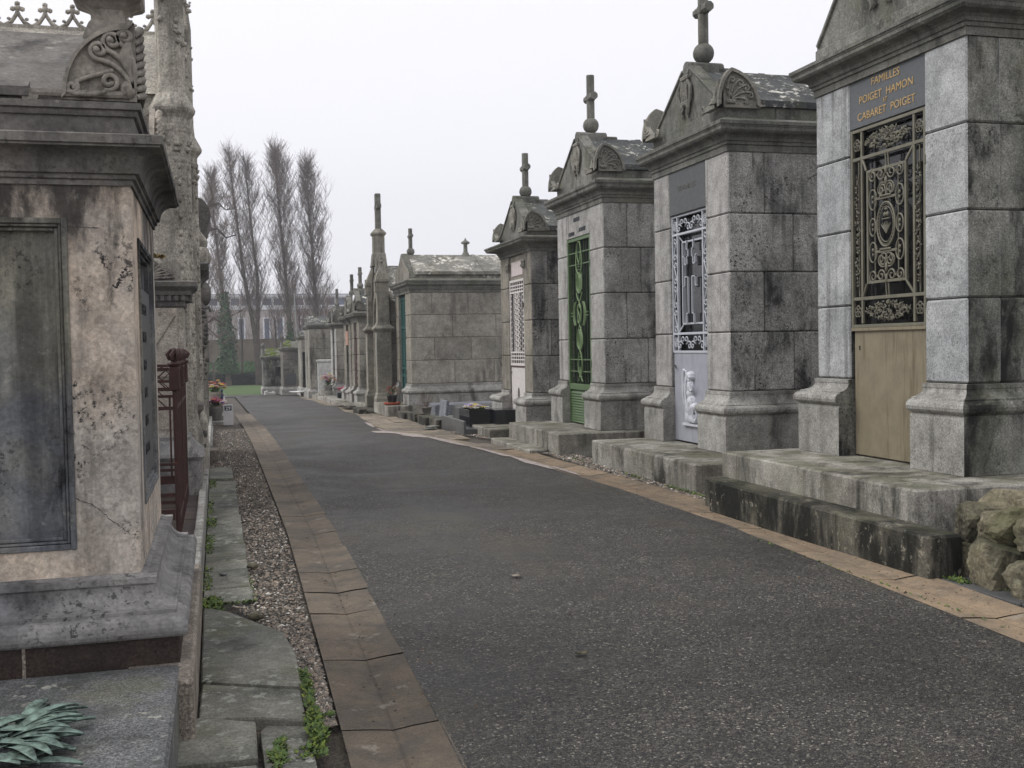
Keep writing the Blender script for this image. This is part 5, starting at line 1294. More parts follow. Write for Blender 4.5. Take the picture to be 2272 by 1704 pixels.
def gb2(nm, x0, x1, y0, y1, z0, z1, mt, c=.01): return gb(nm, x0, x1, y0, y1, z0, z1, mt, gB, c, oB)
g = MB(); 
for k in range(4): g.box(-.42+.065*(4-k-1)-.0, -.18+.065*(4-k-1), -1.75+.88*k+.01, -.87+.88*k-.01, -.05, .14+rnd(-.01, .02), .012, 0, rnd(-.15, .1))
g.build('kerb_stones', ['step_dk'], gB)
gb2('base_slab', 4.1, 7, 20.2, 23.4, -.05, .08, 'flag'); gb2('tomb_slab', 4.6, 6.8, 20.5, 21.5, .08, .34, 'polgrey'); gb2('gravel_strip', 4.4, 7.2, 22.3, 23.2, .08, .30, 'polspeck')
g = MB(); g.box(-.03, .03, -.30, .30, .10, .45, .006); o = g.build('tablet', ['polspeck'], gB, (.12, -.55, 0)); o.rotation_euler.y = .12
tp = thing('potted_plant', 'scruffy leafless plant in a small pot left of the speckled tablet', 'potted plant', (4.2, 22.2, .08), 0, 'planters and pots of flowers')
g = MB(); g.lathe([(.07, 0), (.10, .16), (.11, .16), (.11, .19), (.085, .19), (.08, .15)], 0, 0, 12); g.build('pot', ['darkstone'], tp)
random.seed(5); g = MB()
for k in range(26):
    a = rnd(0, 6.28); p = [(0, 0, .15), (.08*math.cos(a), .08*math.sin(a), .28), (.16*math.cos(a+.3), .16*math.sin(a+.3), rnd(.25, .5))]; g.tube(p, .004, 4, 1)
    for q in p[1:]: g.leaf(q, (math.cos(a), math.sin(a), .3), (0, 0, 1), .05, .014, 0, rnd(-.2, .2))
g.build('foliage', ['leaf', 'twig'], tp)
tp = thing('potted_plant', 'dark pot on a red tray with a reddish plant beside the dark green doors', 'potted plant', (3.88, 24.75, .2), 0, 'planters and pots of flowers')
g = MB(); g.lathe([(.16, 0), (.20, .03), (.20, .06), (.17, .06), (.15, .03)], 0, 0, 14); g.build('tray', ['terra'], tp)
g = MB(); g.lathe([(.09, .03), (.12, .20), (.13, .20), (.13, .23), (.10, .23), (.09, .19)], 0, 0, 12); g.build('pot', ['potdark'], tp)
random.seed(6); g = MB()
for k in range(90):
    a = rnd(0, 6.28); r = rnd(.02, .16); c_ = (r*math.cos(a), r*math.sin(a), .22+rnd(0, .2)*(1.2-r*4)); g.leaf(c_, (math.cos(a), math.sin(a), rnd(.2, 1)), (0, 0, 1), rnd(.05, .09), .018, 0 if rnd(0, 1) < .6 else 1, rnd(-.2, .2))
g.build('foliage', ['leaf', 'f_red'], tp)
tp = thing('flower_box', 'dark flower box with bright pink flowers on the kerb before the dark chapels', 'flower box', (3.98, 35.9, gz(36)+.22), 0, 'planters and pots of flowers')
g = MB(); g.box(-.16, .16, -.12, .12, 0, .18, .01); [g.box(-.17, .17, -.13, .13, .02+.06*k, .04+.06*k) for k in range(3)]; g.build('box', ['potdark'], tp); bouquet(tp, 0, 0, .16, .16, .22, ['f_pink', 'f_pink', 'f_red'], 26, 61, 30, .05)
tp = thing('flower_vase', 'grey vase with a large pink, yellow and cream bunch of flowers', 'flower vase', (4.02, 41.0, gz(41)+.2), 0, 'planters and pots of flowers')
g = MB(); g.lathe([(.12, 0), (.15, .1), (.14, .3), (.18, .42), (.15, .42), (.12, .3)], 0, 0, 14); g.build('vase', ['darkstone'], tp); bouquet(tp, 0, 0, .38, .30, .48, ['f_pink', 'f_peach', 'f_yellow', 'f_white', 'f_lilac'], 60, 62, 60, .06)

# rubble wall at the near right
random.seed(12)
rw = thing('rubble_wall', 'mossy wall of big rough stones at the right edge beside the near chapel steps', 'rubble wall', (4.9, 5.2, 0))
rocks = [(4.52, 5.50, .12, .15, .17, .15), (4.50, 5.14, .10, .14, .21, .13), (4.56, 4.76, .11, .17, .22, .13), (4.56, 4.34, .12, .17, .24, .15), (4.60, 3.9, .14, .18, .26, .15),
         (4.72, 5.60, .34, .22, .13, .12), (4.74, 5.22, .34, .20, .28, .15), (4.76, 4.74, .42, .20, .30, .20), (4.8, 4.2, .42, .20, .30, .20), (5.02, 5.46, .36, .28, .26, .14), (5.1, 4.9, .40, .30, .34, .22), (4.70, 5.86, .30, .20, .12, .14), (4.62, 5.82, .10, .14, .12, .12), (5.1, 5.9, .36, .3, .14, .16), (4.95, 3.8, .4, .4, .4, .3)]
for (x, y, z, a, b, c_) in rocks:
    g = MB(); V, Fc = ICO[4]; sd_ = rnd(0, 50); out = []
    planes = [(Vector((sx_, 0, 0)), rnd(.80, .98)) for sx_ in (-1, 1)]+[(Vector((0, sx_, 0)), rnd(.80, .98)) for sx_ in (-1, 1)]+[(Vector((0, 0, sx_)), rnd(.80, .95)) for sx_ in (-1, 1)]
    planes = [((pn+Vector((rnd(-.22, .22), rnd(-.22, .22), rnd(-.22, .22)))).normalized(), d_) for pn, d_ in planes]
    for _ in range(9): planes.append((Vector((rnd(-1, 1), rnd(-1, 1), rnd(-1, 1))).normalized(), rnd(.92, 1.15)))
    for p in V:                                       # split stone: flat broken faces
        rad0 = min(d_/max(.05, p.dot(pn)) for pn, d_ in planes if p.dot(pn) > .05)
        pv = Vector((p.x+sd_, p.y, p.z)); k = rad0*(1+mnoise.noise(pv*2.5)*.05+mnoise.noise(pv*6)*.05+mnoise.noise(pv*14)*.035)
        out.append((x-4.9+p.x*a*k, y-5.2+p.y*b*k, z+p.z*c_*k))
    g.add(out, Fc, 0, rnd(-.12, .12), False); g.build('stone', ['rock'], rw)

# ---------------------------------------------------------------- nearest left-hand monument
random.seed(20)
GL = 'stone monuments along the left side of the lane'
L1 = thing('stone_monument', 'big blackened pink limestone monument nearest on the left with a carved roof corner', 'monument', (-.314, 5.39, 0), math.pi/2, GL)
# local: x along the lane (far = +), y into the plot; the near side faces -x
w_, D = .806, 1.55
g = MB(); zA, zB = .613, 2.172
g.box(-w_+.035, w_, .035, D, zA-.3, zB, 0, 0)                                     # recessed core
for (y0, y1) in ((0, .25), (1.22, D)): g.box(-w_, -w_+.05, y0, y1, zA, zB, .0, 1)
g.box(-w_, -w_+.05, .2505, 1.2195, 2.02, zB, .0, 1); g.box(-w_, -w_+.05, .2505, 1.2195, zA, .74, .0, 1)
for (x0, x1) in ((-w_+.051, -.50), (.50, w_)): g.box(x0, x1, 0, .05, zA, zB, .004, 1)
g.box(-.499, .499, 0, .05, 1.98, zB, .004, 1); g.box(-.499, .499, 0, .05, zA, .86, .004, 1)
g.build('wall', ['lime_blk', 'lime'], L1)
g = MB()
def frame_beads(g, face, u0, u1, z0, z1):
    for k, (o, t, d) in enumerate(((0, .022, .010), (.024, .010, .004), (.036, .014, -.010))):
        a, b, c_, d_ = u0+o, u1-o, z0+o, z1-o
        for (p, q, r, s_) in ((a, a+t, c_, d_), (b-t, b, c_, d_), (a+t+.0005, b-t-.0005, c_, c_+t), (a+t+.0005, b-t-.0005, d_-t, d_)):
            if face == 'side': g.box(-w_-d, -w_+.04, p, q, r, s_, .003)
            else: g.box(p, q, -d, .04, r, s_, .003)
frame_beads(g, 'side', .24, 1.23, .725, 2.035); frame_beads(g, 'front', -.51, .51, .85, 1.99)
g.build('panel_frame', ['lime_blk'], L1)
g = MB(); g.box(-.46, .46, .012, .036, .92, 1.80, .004); pq = g.build('name_plaque', ['plaque2'], L1)
for k in range(6): 
    text_mesh('lettering', ('ICI REPOSE', 'FAMILLE', 'PRIEZ', 'POUR', 'NOUS', 'REGRETS')[k], .07, 'ink', pq, (0, .0105, 1.68-.13*k), (1, 0, 0), (0, 0, 1), .002)
rect = [(-w_, 0), (w_, 0), (w_, D), (-w_, D)]
pr = [(.120, .384), (.150, .386), (.158, .388)]
pr += [(.150+.030*math.sin(a), .425-.045*math.cos(a)) for a in [i*math.pi/8 for i in range(1, 8)]]
pr += [(.142, .470), (.134, .472), (.134, .487), (.128, .489)]
for i in range(1, 9):
    a = i/8; pr.append((.132-.085*math.sin(a*math.pi/2), .486+.085*(1-math.cos(a*math.pi/2))))
pr += [(.044, .574), (.044, .579), (.058, .581), (.058, .603), (.02, .606), (.010, .613), (-.03, .62)]
g = MB(); g.sweep(rect, pr, True)
g.build('plinth', ['lime_base'], L1)
g = MB(); g.sweep(rect, [(.143, .19), (.143, .384), (.0, .386)], True, mi=0)
for k in (-.2,): g.box(-w_-.1445, -w_-.14, .42, .432, .20, .383, 0, 1)
g.build('brown_course', ['brown', 'kerbst'], L1)
g = MB(); g.box(-w_-.40, w_+.30, -.198, .06, -.06, .274, .014, 0, .0); g.box(-w_-.10, w_, .061, D, -.06, .20, 0, 0); g.build('foundation_kerb', ['kerbst'], L1)
pr = [(-.03, 2.165), (.010, 2.165), (.010, 2.185), (.022, 2.190), (.022, 2.205), (.036, 2.210), (.038, 2.225)]
for i in range(1, 9):
    a = i/8; pr.append((.040+.072*(1-math.cos(a*math.pi/2)), 2.226+.073*math.sin(a*math.pi/2)))
pr += [(.124, 2.300), (.124, 2.308), (.134, 2.311), (.134, 2.344), (.126, 2.349), (.0, 2.354), (-.3, 2.356)]
g = MB(); g.sweep(rect, pr, True); g.build('cornice', ['lime_trim'], L1)
g = MB(); k_ = .022
rect2 = [(-w_-k_, -k_), (w_+k_, -k_), (w_+k_, D), (-w_-k_, D)]
g.sweep(rect2, [(0, 2.35), (0, 2.430), (.012, 2.434), (.016, 2.444), (.016, 2.454), (.030, 2.458), (.030, 2.484), (-.03, 2.488)], True)
g.box(-w_, w_, 0, D, 2.35, 2.486); g.build('parapet', ['lime_trim'], L1)
for sx in (-1, 1):
    g = MB(); side_acroterion(g, sx*(w_+.02), sx, -.035, 2.495, .275, .305, .06, 1, True)
    g.build('acroterion', ['lime_rel'], L1)
for sx in (-1, 1):
    g = MB()
    g.sweep([(sx*w_-.02, .0), (sx*w_+.02, .0), (sx*w_+.02, .33), (sx*w_-.02, .33)], [(.012, 2.505), (.018, 2.515), (.018, 2.53)], True)
    g.tube([(sx*(w_+.012)+(q[0]), .355+q[1]*0, 2.50) for q in ((-.02, 0), (.035, 0))], .03, 10)
    # carved leaf along the road face at the corner
    for k in range(9):
        z0 = 2.52+.03*k; L_ = .22*(1-k/11)
        g.tube([(sx*w_-sx*.01, -.03, z0), (sx*w_-sx*L_*.5, -.05, z0+.03), (sx*w_-sx*L_, -.035, z0-.01)], [.01, .020, .008], 6)
    g.prism([(sx*(w_+.005), 2.51), (sx*(w_+.005), 2.82), (sx*(w_-.08), 2.74), (sx*(w_-.25), 2.56), (sx*(w_-.27), 2.51)], -.028, -.0, 'y')
    g.build('corner_leaf', ['lime_rel'], L1)
g = MB(); zr = 2.955
g.prism([(-w_-.01, 2.488), (w_+.01, 2.488), (w_+.01, 2.525), (.06, zr), (-.06, zr), (-w_-.01, 2.525)], .02, D+.02, 'y', 0, 0)
g.prism([(-w_-.04, 2.50), (-w_-.04, 2.535), (-w_+.02, 2.57), (-w_+.02, 2.50)], .36, D+.02, 'y')
g.build('roof', ['lime_roof'], L1)
g = MB(); cy = .13
g.lathe([(.135, 2.84), (.13, 2.94), (.118, 2.97), (.105, 3.0), (.10, 3.01), (.088, 3.025), (.088, 3.075), (.12, 3.10), (.185, 3.13), (.20, 3.145), (.20, 3.20), (.05, 3.21)], 0, cy, 4, smooth=False, phase=math.pi/4, sx=1.2, sy=1.1)
g.box(-.045, .045, cy-.045, cy+.045, 3.2, 3.75, .01); g.box(-.17, -.046, cy-.044, cy+.044, 3.52, 3.61, .01); g.box(.046, .17, cy-.044, cy+.044, 3.52, 3.61, .01)
g.build('cross_pedestal', ['lime_rel'], L1)
# hairline cracks running across the near side
g = MB()
def crack(pts, w0):
    for (a, b), (c_, d) in zip(pts, pts[1:]):
        q = w0*rnd(.4, 1.3)
        dx, dz = c_-a, d-b; L = math.hypot(dx, dz) or 1; nx, nz_ = -dz/L*q, dx/L*q
        g.add([(-w_-.0008, a-nx, b-nz_), (-w_-.0008, c_-nx, d-nz_), (-w_-.0008, c_+nx, d+nz_), (-w_-.0008, a+nx, b+nz_)], [(0, 1, 2, 3)])
def jag(p, q, n, amp):
    return [(p[0]+(q[0]-p[0])*i/n+(rnd(-amp, amp) if 0 < i < n else 0), p[1]+(q[1]-p[1])*i/n+(rnd(-amp, amp) if 0 < i < n else 0)) for i in range(n+1)]
crack(jag((.25, .93), (.18, .90), 10, .003)+jag((.18, .90), (.04, .77), 14, .004)[1:], .0013); crack(jag((.24, 2.005), (.12, 1.998), 10, .003), .0016)
g.build('crack', ['ink'], L1)

# granite slab with the bronze palm in front of it
T1 = thing('tomb_slab', 'speckled granite tomb slab at the bottom left, blotched with lichen, in front of the big monument', 'tomb slab', (-1.0, 3.5, 0))
g = MB(); g.box(-.90, .83, -1.0, .885, .05, .285, .012); g.build('slab', ['slab'], T1)
g = MB(); g.box(-.95, .80, -1.05, .87, -.05, .05, .008); g.build('base', ['flag'], T1)
random.seed(31)

PT = thing('bronze_palm', 'bronze palm and laurel spray with green patina lying on the granite slab', 'bronze ornament', (-.92, 3.66, .288), 0)
g = MB()
def bleaf(p, ang, L, wd, lift=.02):
    n = 9; pts = []; d = Vector((math.cos(ang), math.sin(ang), 0)); s_ = Vector((-d.y, d.x, 0)); base = Vector((p[0], p[1], p[2] if len(p) > 2 else .02)); bend = rnd(-.15, .15)
    vs = []
    for i in range(n+1):
        t = i/n; c_ = base+d*L*t+s_*bend*L*t*t+Vector((0, 0, lift*math.sin(t*2.6))); ww = wd*(math.sin(math.pi*min(1, t*.92+.06))**.75)
        vs += [c_-s_*ww+Vector((0, 0, ww*.12)), c_-Vector((0, 0, ww*.22)), c_+s_*ww+Vector((0, 0, ww*.12)), c_-Vector((0, 0, .010))]
    fs = []
    for i in range(n):
        for k in range(4): fs.append((i*4+k, i*4+(k+1) % 4, (i+1)*4+(k+1) % 4, (i+1)*4+k))
    g.add([tuple(v) for v in vs], fs, 0, rnd(-.2, .2), True)
for br in range(3):
    for k in range(15):
        x = .30-.062*k; y = .015-.10*br+.01*math.sin(k); zz = .012+.010*(k % 4)
        for s_ in (-1, 1): bleaf((x, y, zz), s_*(.62+.22*rnd(-1, 1))*(1 if x < .2 else .7), rnd(.11, .18), rnd(.018, .026), rnd(.004, .025))
for k in range(14): bleaf((.24+.008*(k % 3), -.03+.012*(k-6), .03), -.9+.16*k, rnd(.13, .21), rnd(.017, .024), .03)
for k in range(14): bleaf((.16-.05*k, -.16+.01*(k % 3), .02), -1.6+rnd(-.4, .9), rnd(.11, .18), rnd(.016, .023), .02)
for k in range(10): bleaf((.16-.06*k, .11, .012), .05+rnd(-.12, .2), rnd(.20, .30), .009, .02)
o = g.build('leaves', ['patina'], PT); o.scale = (1.12, 1.25, .9)
g = MB(); g.tube([(.22, -.02, .03), (0, -.01, .04), (-.3, -.03, .04), (-.6, -.02, .03)], [.006, .01, .012, .012], 6); g.build('stem', ['patina'], PT)

# rusted iron railing round the plot behind it
FR = thing('iron_railing', 'rusty red-brown iron railing with flame finials on its corner posts, behind the nearest monument', 'iron railing', (-.28, 7.7, 0))
def fpost(x, y, z0, z1):
    g = MB(); g.tube([(x, y, z0), (x, y, z1)], .022, 4); g.box(x-.035, x+.035, y-.035, y+.035, z1-.16, z1, .006)
    g.build('post', ['rusty'], FR)
    g = MB(); g.lathe([(.03, z1), (.045, z1+.015), (.045, z1+.03), (.02, z1+.035), (.03, z1+.06)], x, y, 10)
    for k in range(7):
        a = 2*math.pi*k/7; g.tube([(x+.03*math.cos(a), y+.03*math.sin(a), z1+.05), (x+.048*math.cos(a), y+.048*math.sin(a), z1+.085), (x+.022*math.cos(a+.5), y+.022*math.sin(a+.5), z1+.125)], [.012, .014, .003], 5)
    g.blob((x, y, z1+.09), (.026, .026, .045), 2); g.build('finial', ['rusty'], FR)
for (x, y) in ((-.0, 0), (-.0, 2.1), (-1.5, 0), (-1.5, 2.1), (.0, .95)): fpost(x, y, .25, 1.40)
for y in (0, 2.1):
    g = MB()
    for z in (.48, .53, 1.12, 1.25, 1.385): g.box(-1.5, -.0, y-.012, y+.012, z-.012, z+.012)
    g.box(-1.48, -.02, y-.02, y+.02, .36, .43)
    for k in range(12):
        x = -.12-.12*k; g.tube([(x, y, .36), (x, y, 1.13)], .009, 5)
        g.tube([(x-.06, y, 1.26), (x+.06, y, 1.375)], .006, 4); g.tube([(x+.06, y, 1.26), (x-.06, y, 1.375)], .006, 4); g.tube([(x-.06, y, 1.24), (x+.02, y, 1.17), (x+.06, y, 1.13)], .006, 4)
    g.build('end_panel', ['rusty'], FR)
g = MB()
for z in (.36, 1.12, 1.25, 1.385): g.box(-.012, .012, .02, 2.08, z-.012, z+.012)
for k in range(30): y = .05+.07*k; g.tube([(0, y, .20), (0, y, 1.38)], .012, 5)
g.build('side_panel', ['rusty'], FR)
g = MB(); [g.box(-1.55, .11, a, b, -.05, .22, .01, 0, rnd(-.1, .1)) for a, b in ((-.75, -.05), (-.04, .9), (.91, 1.6), (1.61, 2.35))]
g.build('plot_kerb', ['brown'], FR)
# low boundary kerb running on along the plots
KR = thing('boundary_kerb', 'narrow mossy stone kerb running along the left plots beside the flagstones', 'kerb', (-.15, 6.4, 0))
g = MB(); y_ = .05
while y_ < 17: L = rnd(1.0, 1.7); g.box(-.03+rnd(-.004, .004), .028, y_, y_+L-.012, -.06, .26 if y_ < 4.2 else .12+rnd(0, .03), .008, 0, rnd(-.15, .1)); y_ += L
g.build('kerb_stones', ['trim_lt'], KR)

# stele with dentil cornice
L3 = thing('stone_monument', 'limestone stele with dentil cornice and palmette crest behind the iron railing', 'monument', (-.30, 10.25, 0), 0, GL)
g = MB(); x0, x1 = -.62, .02; g.box(x0, x1, .0, .5, .7, 1.93, .006); g.build('wall', ['gothic'], L3)
g = MB(); rc = [(x0, 0), (x1, 0), (x1, .5), (x0, .5)]
g.sweep(rc, [(.125, .20), (.125, .52), (.135, .53), (.15, .555), (.135, .585), (.12, .60), (.06, .66), (.03, .70), (.03, .73), (0, .74)]); g.build('plinth', ['lime_base'], L3)
g = MB(); g.sweep(rc, [(0, 1.90), (.02, 1.92), (.02, 1.96), (.045, 1.965), (.045, 2.01), (.07, 2.015), (.075, 2.05), (.12, 2.09), (.125, 2.13), (.10, 2.14), (-.2, 2.145)])
for k in range(11): g.box(x0+.03+k*.06, x0+.062+k*.06, -.07, -.02, 1.965, 2.01)
for k in range(8): g.box(x1+.02, x1+.07, .02+k*.06, .052+k*.06, 1.965, 2.01)
g.build('cornice', ['lime_trim'], L3)
g = MB(); g.prism([(x0+.05, 2.14), (x1-.02, 2.14), (x1-.01, 2.30), (x1-.05, 2.34), (x1-.2, 2.30), (-.28, 2.38), (x0+.2, 2.30), (x0+.06, 2.34)], .03, .14, 'y')
for s_ in (-1, 1):
    for k in range(8):
        a = math.pi/2+s_*(.15+.19*k); cx = -.28+s_*.02
        g.tube([(cx, .02, 2.16), (cx+.10*math.cos(a), -.0, 2.16+.10*math.sin(a)), (cx+(.15+.015*k)*math.cos(a), .01, 2.16+(.17)*math.sin(a))], [.006, .016, .008], 5)
    g.tube([(-.28+s_*p[0], .01, 2.18+p[1]) for p in spiral2(.12, .02, .06, .015, 2.5, -1.2, 14)], .011, 5)
g.build('crest', ['lime_rel'], L3)
g = MB(); g.box(-.44, -.03, -.012, .01, 1.28, 1.90, .004, 0); g.box(-.40, -.04, -.006, .01, .8, 1.25, .004, 0); g.build('inscription_panel', ['pinkstone'], L3)
g = MB(); g.tube([(-.36, -.02, 1.34), (-.22, -.03, 1.56), (-.05, -.02, 1.83)], [.02, .006, .005], 5); g.blob((-.34, -.03, 1.33), (.05, .04, .05), 1, 0, 0, .5); g.build('broken_branch', ['darkstone'], L3)
g = MB(); random.seed(3)
for k in range(60): g.leaf((-.22+rnd(-.08, .08), .08+rnd(-.04, .04), 2.35+rnd(0, .02)), (rnd(-1, 1), rnd(-1, 1), rnd(.2, 1)), (0, 0, 1), .05, .018, 0, rnd(-.2, .2))
tag(g.build('moss_tuft', ['goldmoss']), 'yellowish moss cushion growing on top of the palmette crest', 'moss cushion').location = (-.30, 10.25, 0)

# gothic tomb with octagonal buttresses
L2 = thing('gothic_monument', 'tall gothic limestone monument with octagonal buttresses and a crested roof', 'monument', (-.32, 11.0, 0), 0, GL)
def octb(cx, cy, r1, r2, ztop, nm='buttress'):
    g = MB(); ph = math.pi/8; ph = 0
    g.lathe([(r1*1.25, 0), (r1*1.25, .7), (r1*1.05, .85), (r1, .9), (r1, 3.60), (r1*1.05, 3.62), (r1*1.07, 3.66), (r1*1.0, 3.68), (r1*1.0, 3.72), (r1*1.02, 3.74), (r1*1.30, 3.80), (r1*1.34, 3.83), (r1*1.30, 3.85), (r2*1.08, 3.98), (r2, 4.1), (r2, ztop), (r2*.3, ztop+.8)], cx, cy, 8, smooth=False, phase=ph)
    for k in range(60):                                 # diaper of little carved quatrefoils
        f = k % 2; a = -math.pi/8-(math.pi/4 if f else 0)+0; z = 1.2+ (k//2)*.16
        if z > 3.55: continue
        a = -math.pi/8 if f else -3*math.pi/8
        g.blob((cx+(r1*.93)*math.cos(a), cy+(r1*.93)*math.sin(a), z), (.022, .022, .035), 1)
        g.blob((cx+(r1*.93)*math.cos(a+.22), cy+(r1*.93)*math.sin(a+.22), z+.05), (.014, .014, .022), 1); g.blob((cx+(r1*.93)*math.cos(a-.22), cy+(r1*.93)*math.sin(a-.22), z+.05), (.014, .014, .022), 1)
    for z in (3.52, 4.55, 4.95, 5.5):
        for k in range(12):
            a = rnd(-2.3, .3); rr = (r1 if z < 4 else r2)*.97; g.blob((cx+rr*math.cos(a), cy+rr*math.sin(a), z+rnd(-.12, .12)), (rnd(.015, .035),)*3, 1, 0, 0, .5)
    g.build(nm, ['gothic'], L2)
random.seed(9)
octb(-.035, .0, .165, .135, 6.0); octb(.0, 2.1, .165, .135, 5.2)
g = MB(); g.box(-2.4, -.14, .05, 2.1, 0, 4.0, .0); g.prism([(-.02, 3.98), (2.12, 3.98), (1.05, 4.86)], -2.4, -.16, 'x'); g.box(-.5, -.13, -.12, .05, .0, 3.6, .02); g.build('wall', ['gothic'], L2)
g = MB()
sp = .262
for k in range(9):
    x = -.20-.03-k*sp; zc_ = 4.84; y = 1.05
    def fl(o, t=.03): g.prism([(x+p[0], zc_+p[1]) for p in o], y-t, y+t, 'y')
    g.tube([(x-.13, y, zc_+.01), (x-.06, y, zc_+.05), (x-.015, y, zc_+.12), (x, y, zc_+.17)], [.02, .022, .02, .016], 5); g.tube([(x+.13, y, zc_+.01), (x+.06, y, zc_+.05), (x+.015, y, zc_+.12), (x, y, zc_+.17)], [.02, .022, .02, .016], 5)
    g.blob((x, y, zc_+.19), (.035, .03, .04), 1)
    for dx, dz in ((-.045, .0), (.045, .0), (0, .055)): g.blob((x+dx, y, zc_+.18+dz), (.03, .025, .028), 1)
    for sx in (-1, 1): g.blob((x+sx*.085, y, zc_+.08), (.022, .02, .018), 1)
g.box(-2.5, -.14, 1.0, 1.10, 4.78, 4.855); g.build('ridge_cresting', ['gothic'], L2)

# the tombs further along on the left
L4 = thing('stone_monument', 'narrow rosy stone tomb with a projecting cornice and a draped urn on top', 'monument', (-.2, 13.7, 0), 0, GL)
g = MB(); g.box(-1.0, 0, 0, 1.3, .0, 2.42, .01, 0); g.build('wall', ['pinkstone'], L4)
g = MB(); g.sweep([(-1.0, 0), (0, 0), (0, 1.3), (-1.0, 1.3)], [(.05, .1), (.05, .75), (.0, .85), (-.02, .86)]); g.build('plinth', ['lime_trim'], L4)
g = MB(); g.sweep([(-1.0, 0), (0, 0), (0, 1.3), (-1.0, 1.3)], [(0, 1.98), (.02, 2.0), (.02, 2.03), (0, 2.05), (0, 2.33), (.04, 2.36), (.05, 2.40), (.13, 2.48), (.14, 2.56), (.10, 2.58), (-.3, 2.585)]); g.build('cornice', ['lime_trim'], L4)
g = MB(); g.lathe([(.09, 2.58), (.10, 2.66), (.07, 2.70), (.12, 2.80), (.135, 2.86), (.12, 2.90), (.085, 2.95), (.045, 3.0), (.05, 3.03), (.02, 3.07)], -.0, .35, 18); g.lathe([(.10, 2.58), (.11, 2.64), (.08, 2.76), (.0, 2.78)], .06, .05, 12); g.build('urn', ['gothic'], L4)
L5 = thing('stone_monument', 'tall dark tomb beyond the urn with a rounded sarcophagus end on top', 'monument', (-.22, 15.6, 0), 0, GL)
g = MB(); g.box(-1.2, .0, 0, 1.4, 0, 3.05, .02); g.build('wall', ['darkstone'], L5)
g = MB(); g.prism([(-.9, 3.05), (.06, 3.05), (.14, 3.2), (.19, 3.36), (.18, 3.48), (.10, 3.60), (-.10, 3.70), (-.9, 3.74)], .0, 1.3, 'y', smooth=False); g.build('sarcophagus', ['darkstone'], L5)
g = MB(); g.box(-.05, .02, -.2, -.1, 2.9, 4.05, .01); g.build('post', ['darkstone'], L5)
g = MB()
g.blob((.10, -.02, 2.30), (.075, .06, .17), 2); g.blob((.10, -.07, 2.30), (.05, .03, .12), 2)
for k in range(16): g.blob((.04+rnd(0, .06), rnd(-.08, .02), 1.2+.06*k), (rnd(.02, .05), .03, rnd(.02, .05)), 1, 0, 0, .5)
g.tube([(.02, -.05, 2.1), (.14, -.05, 2.12), (.16, -.05, 2.05)], .02, 5); g.build('medallion', ['lime_trim'], L5)
L6 = thing('burial_chapel', 'low dark grey chapel of coursed stone on the left, beyond the tombs', 'burial chapel', (-.18, 22.5, 0), 0, GL)
g = MB(); course_wall(g, -1.6, .0, 0, 2.2, -.2, 1.70, .42, 0, .7); g.build('wall', ['darkstone', 'mortar'], L6)
g = MB(); g.prism([(-1.7, 1.70), (.05, 1.70), (-.82, 2.3)], -.05, 2.3, 'y'); g.build('roof', ['roof'], L6)
L7 = thing('stone_monument', 'small worn pedestal with a broken moulding between the stele and the rosy tomb', 'monument', (-.2, 12.75, 0), 0, GL)
g = MB(); g.box(-.5, 0, 0, .6, .1, .95, .02, 0, 0); g.sweep([(-.5, 0), (0, 0), (0, .6), (-.5, .6)], [(.0, .80), (.04, .84), (.05, .9), (-.02, .95)]); g.blob((.02, .3, .55), (.06, .1, .07), 1, 0, 0, .5); g.blob((.02, .3, .42), (.06, .1, .06), 1, 0, 0, .5); g.build('block', ['lime_trim'], L7)
g = MB(); g.box(-.06, .06, -.17, .17, 0, .16, .012); tag(g.build('stone_block', ['kerbst'], None, (-.06, 15.5, 0)), 'small squared stone block at the far end of the flagstones', 'stone block')
g = MB(); g.box(-.025, .025, -2.2, 2.2, 0, .10, .008); tag(g.build('edging_strip', ['trim_lt'], None, (-.12, 19.0, 0)), 'thin raised edging strip beside the gravel, past the flagstones', 'edging')

# number posts
def post(label, x, y, s_, txt):
    r_ = thing('number_post', label, 'number post', (x, y, gz(y)), rnd(-.05, .05), 'white number posts')
    w2, h = .10*s_, .42*s_; g = MB()
    o = [(-w2, -.01), (w2, -.01), (w2*.98, h-.01), (w2*.9, h), (-w2*.9, h), (-w2*.98, h-.01)]
    g.prism(o, -.04, .04, 'y'); g.build('post', ['postwhite'], r_)
    g = MB(); g.box(-w2*.72, w2*.72, -.047, -.0405, h-.125*s_, h-.025*s_, .002); p_ = g.build('number_plate', ['navy'], r_)
    if txt: text_mesh('lettering', txt, .10*s_, 'cream', p_, (0, -.0475, h-.11*s_), (1, 0, 0), (0, 0, 1), .001, sx=1.1, bold=.002)
post('white block post with a navy plate reading 29, standing at the left kerb', .207, 23.46, 1.0, '29')
post('smaller distant white number post, behind the post reading 29', .20, 44, .85, '28')
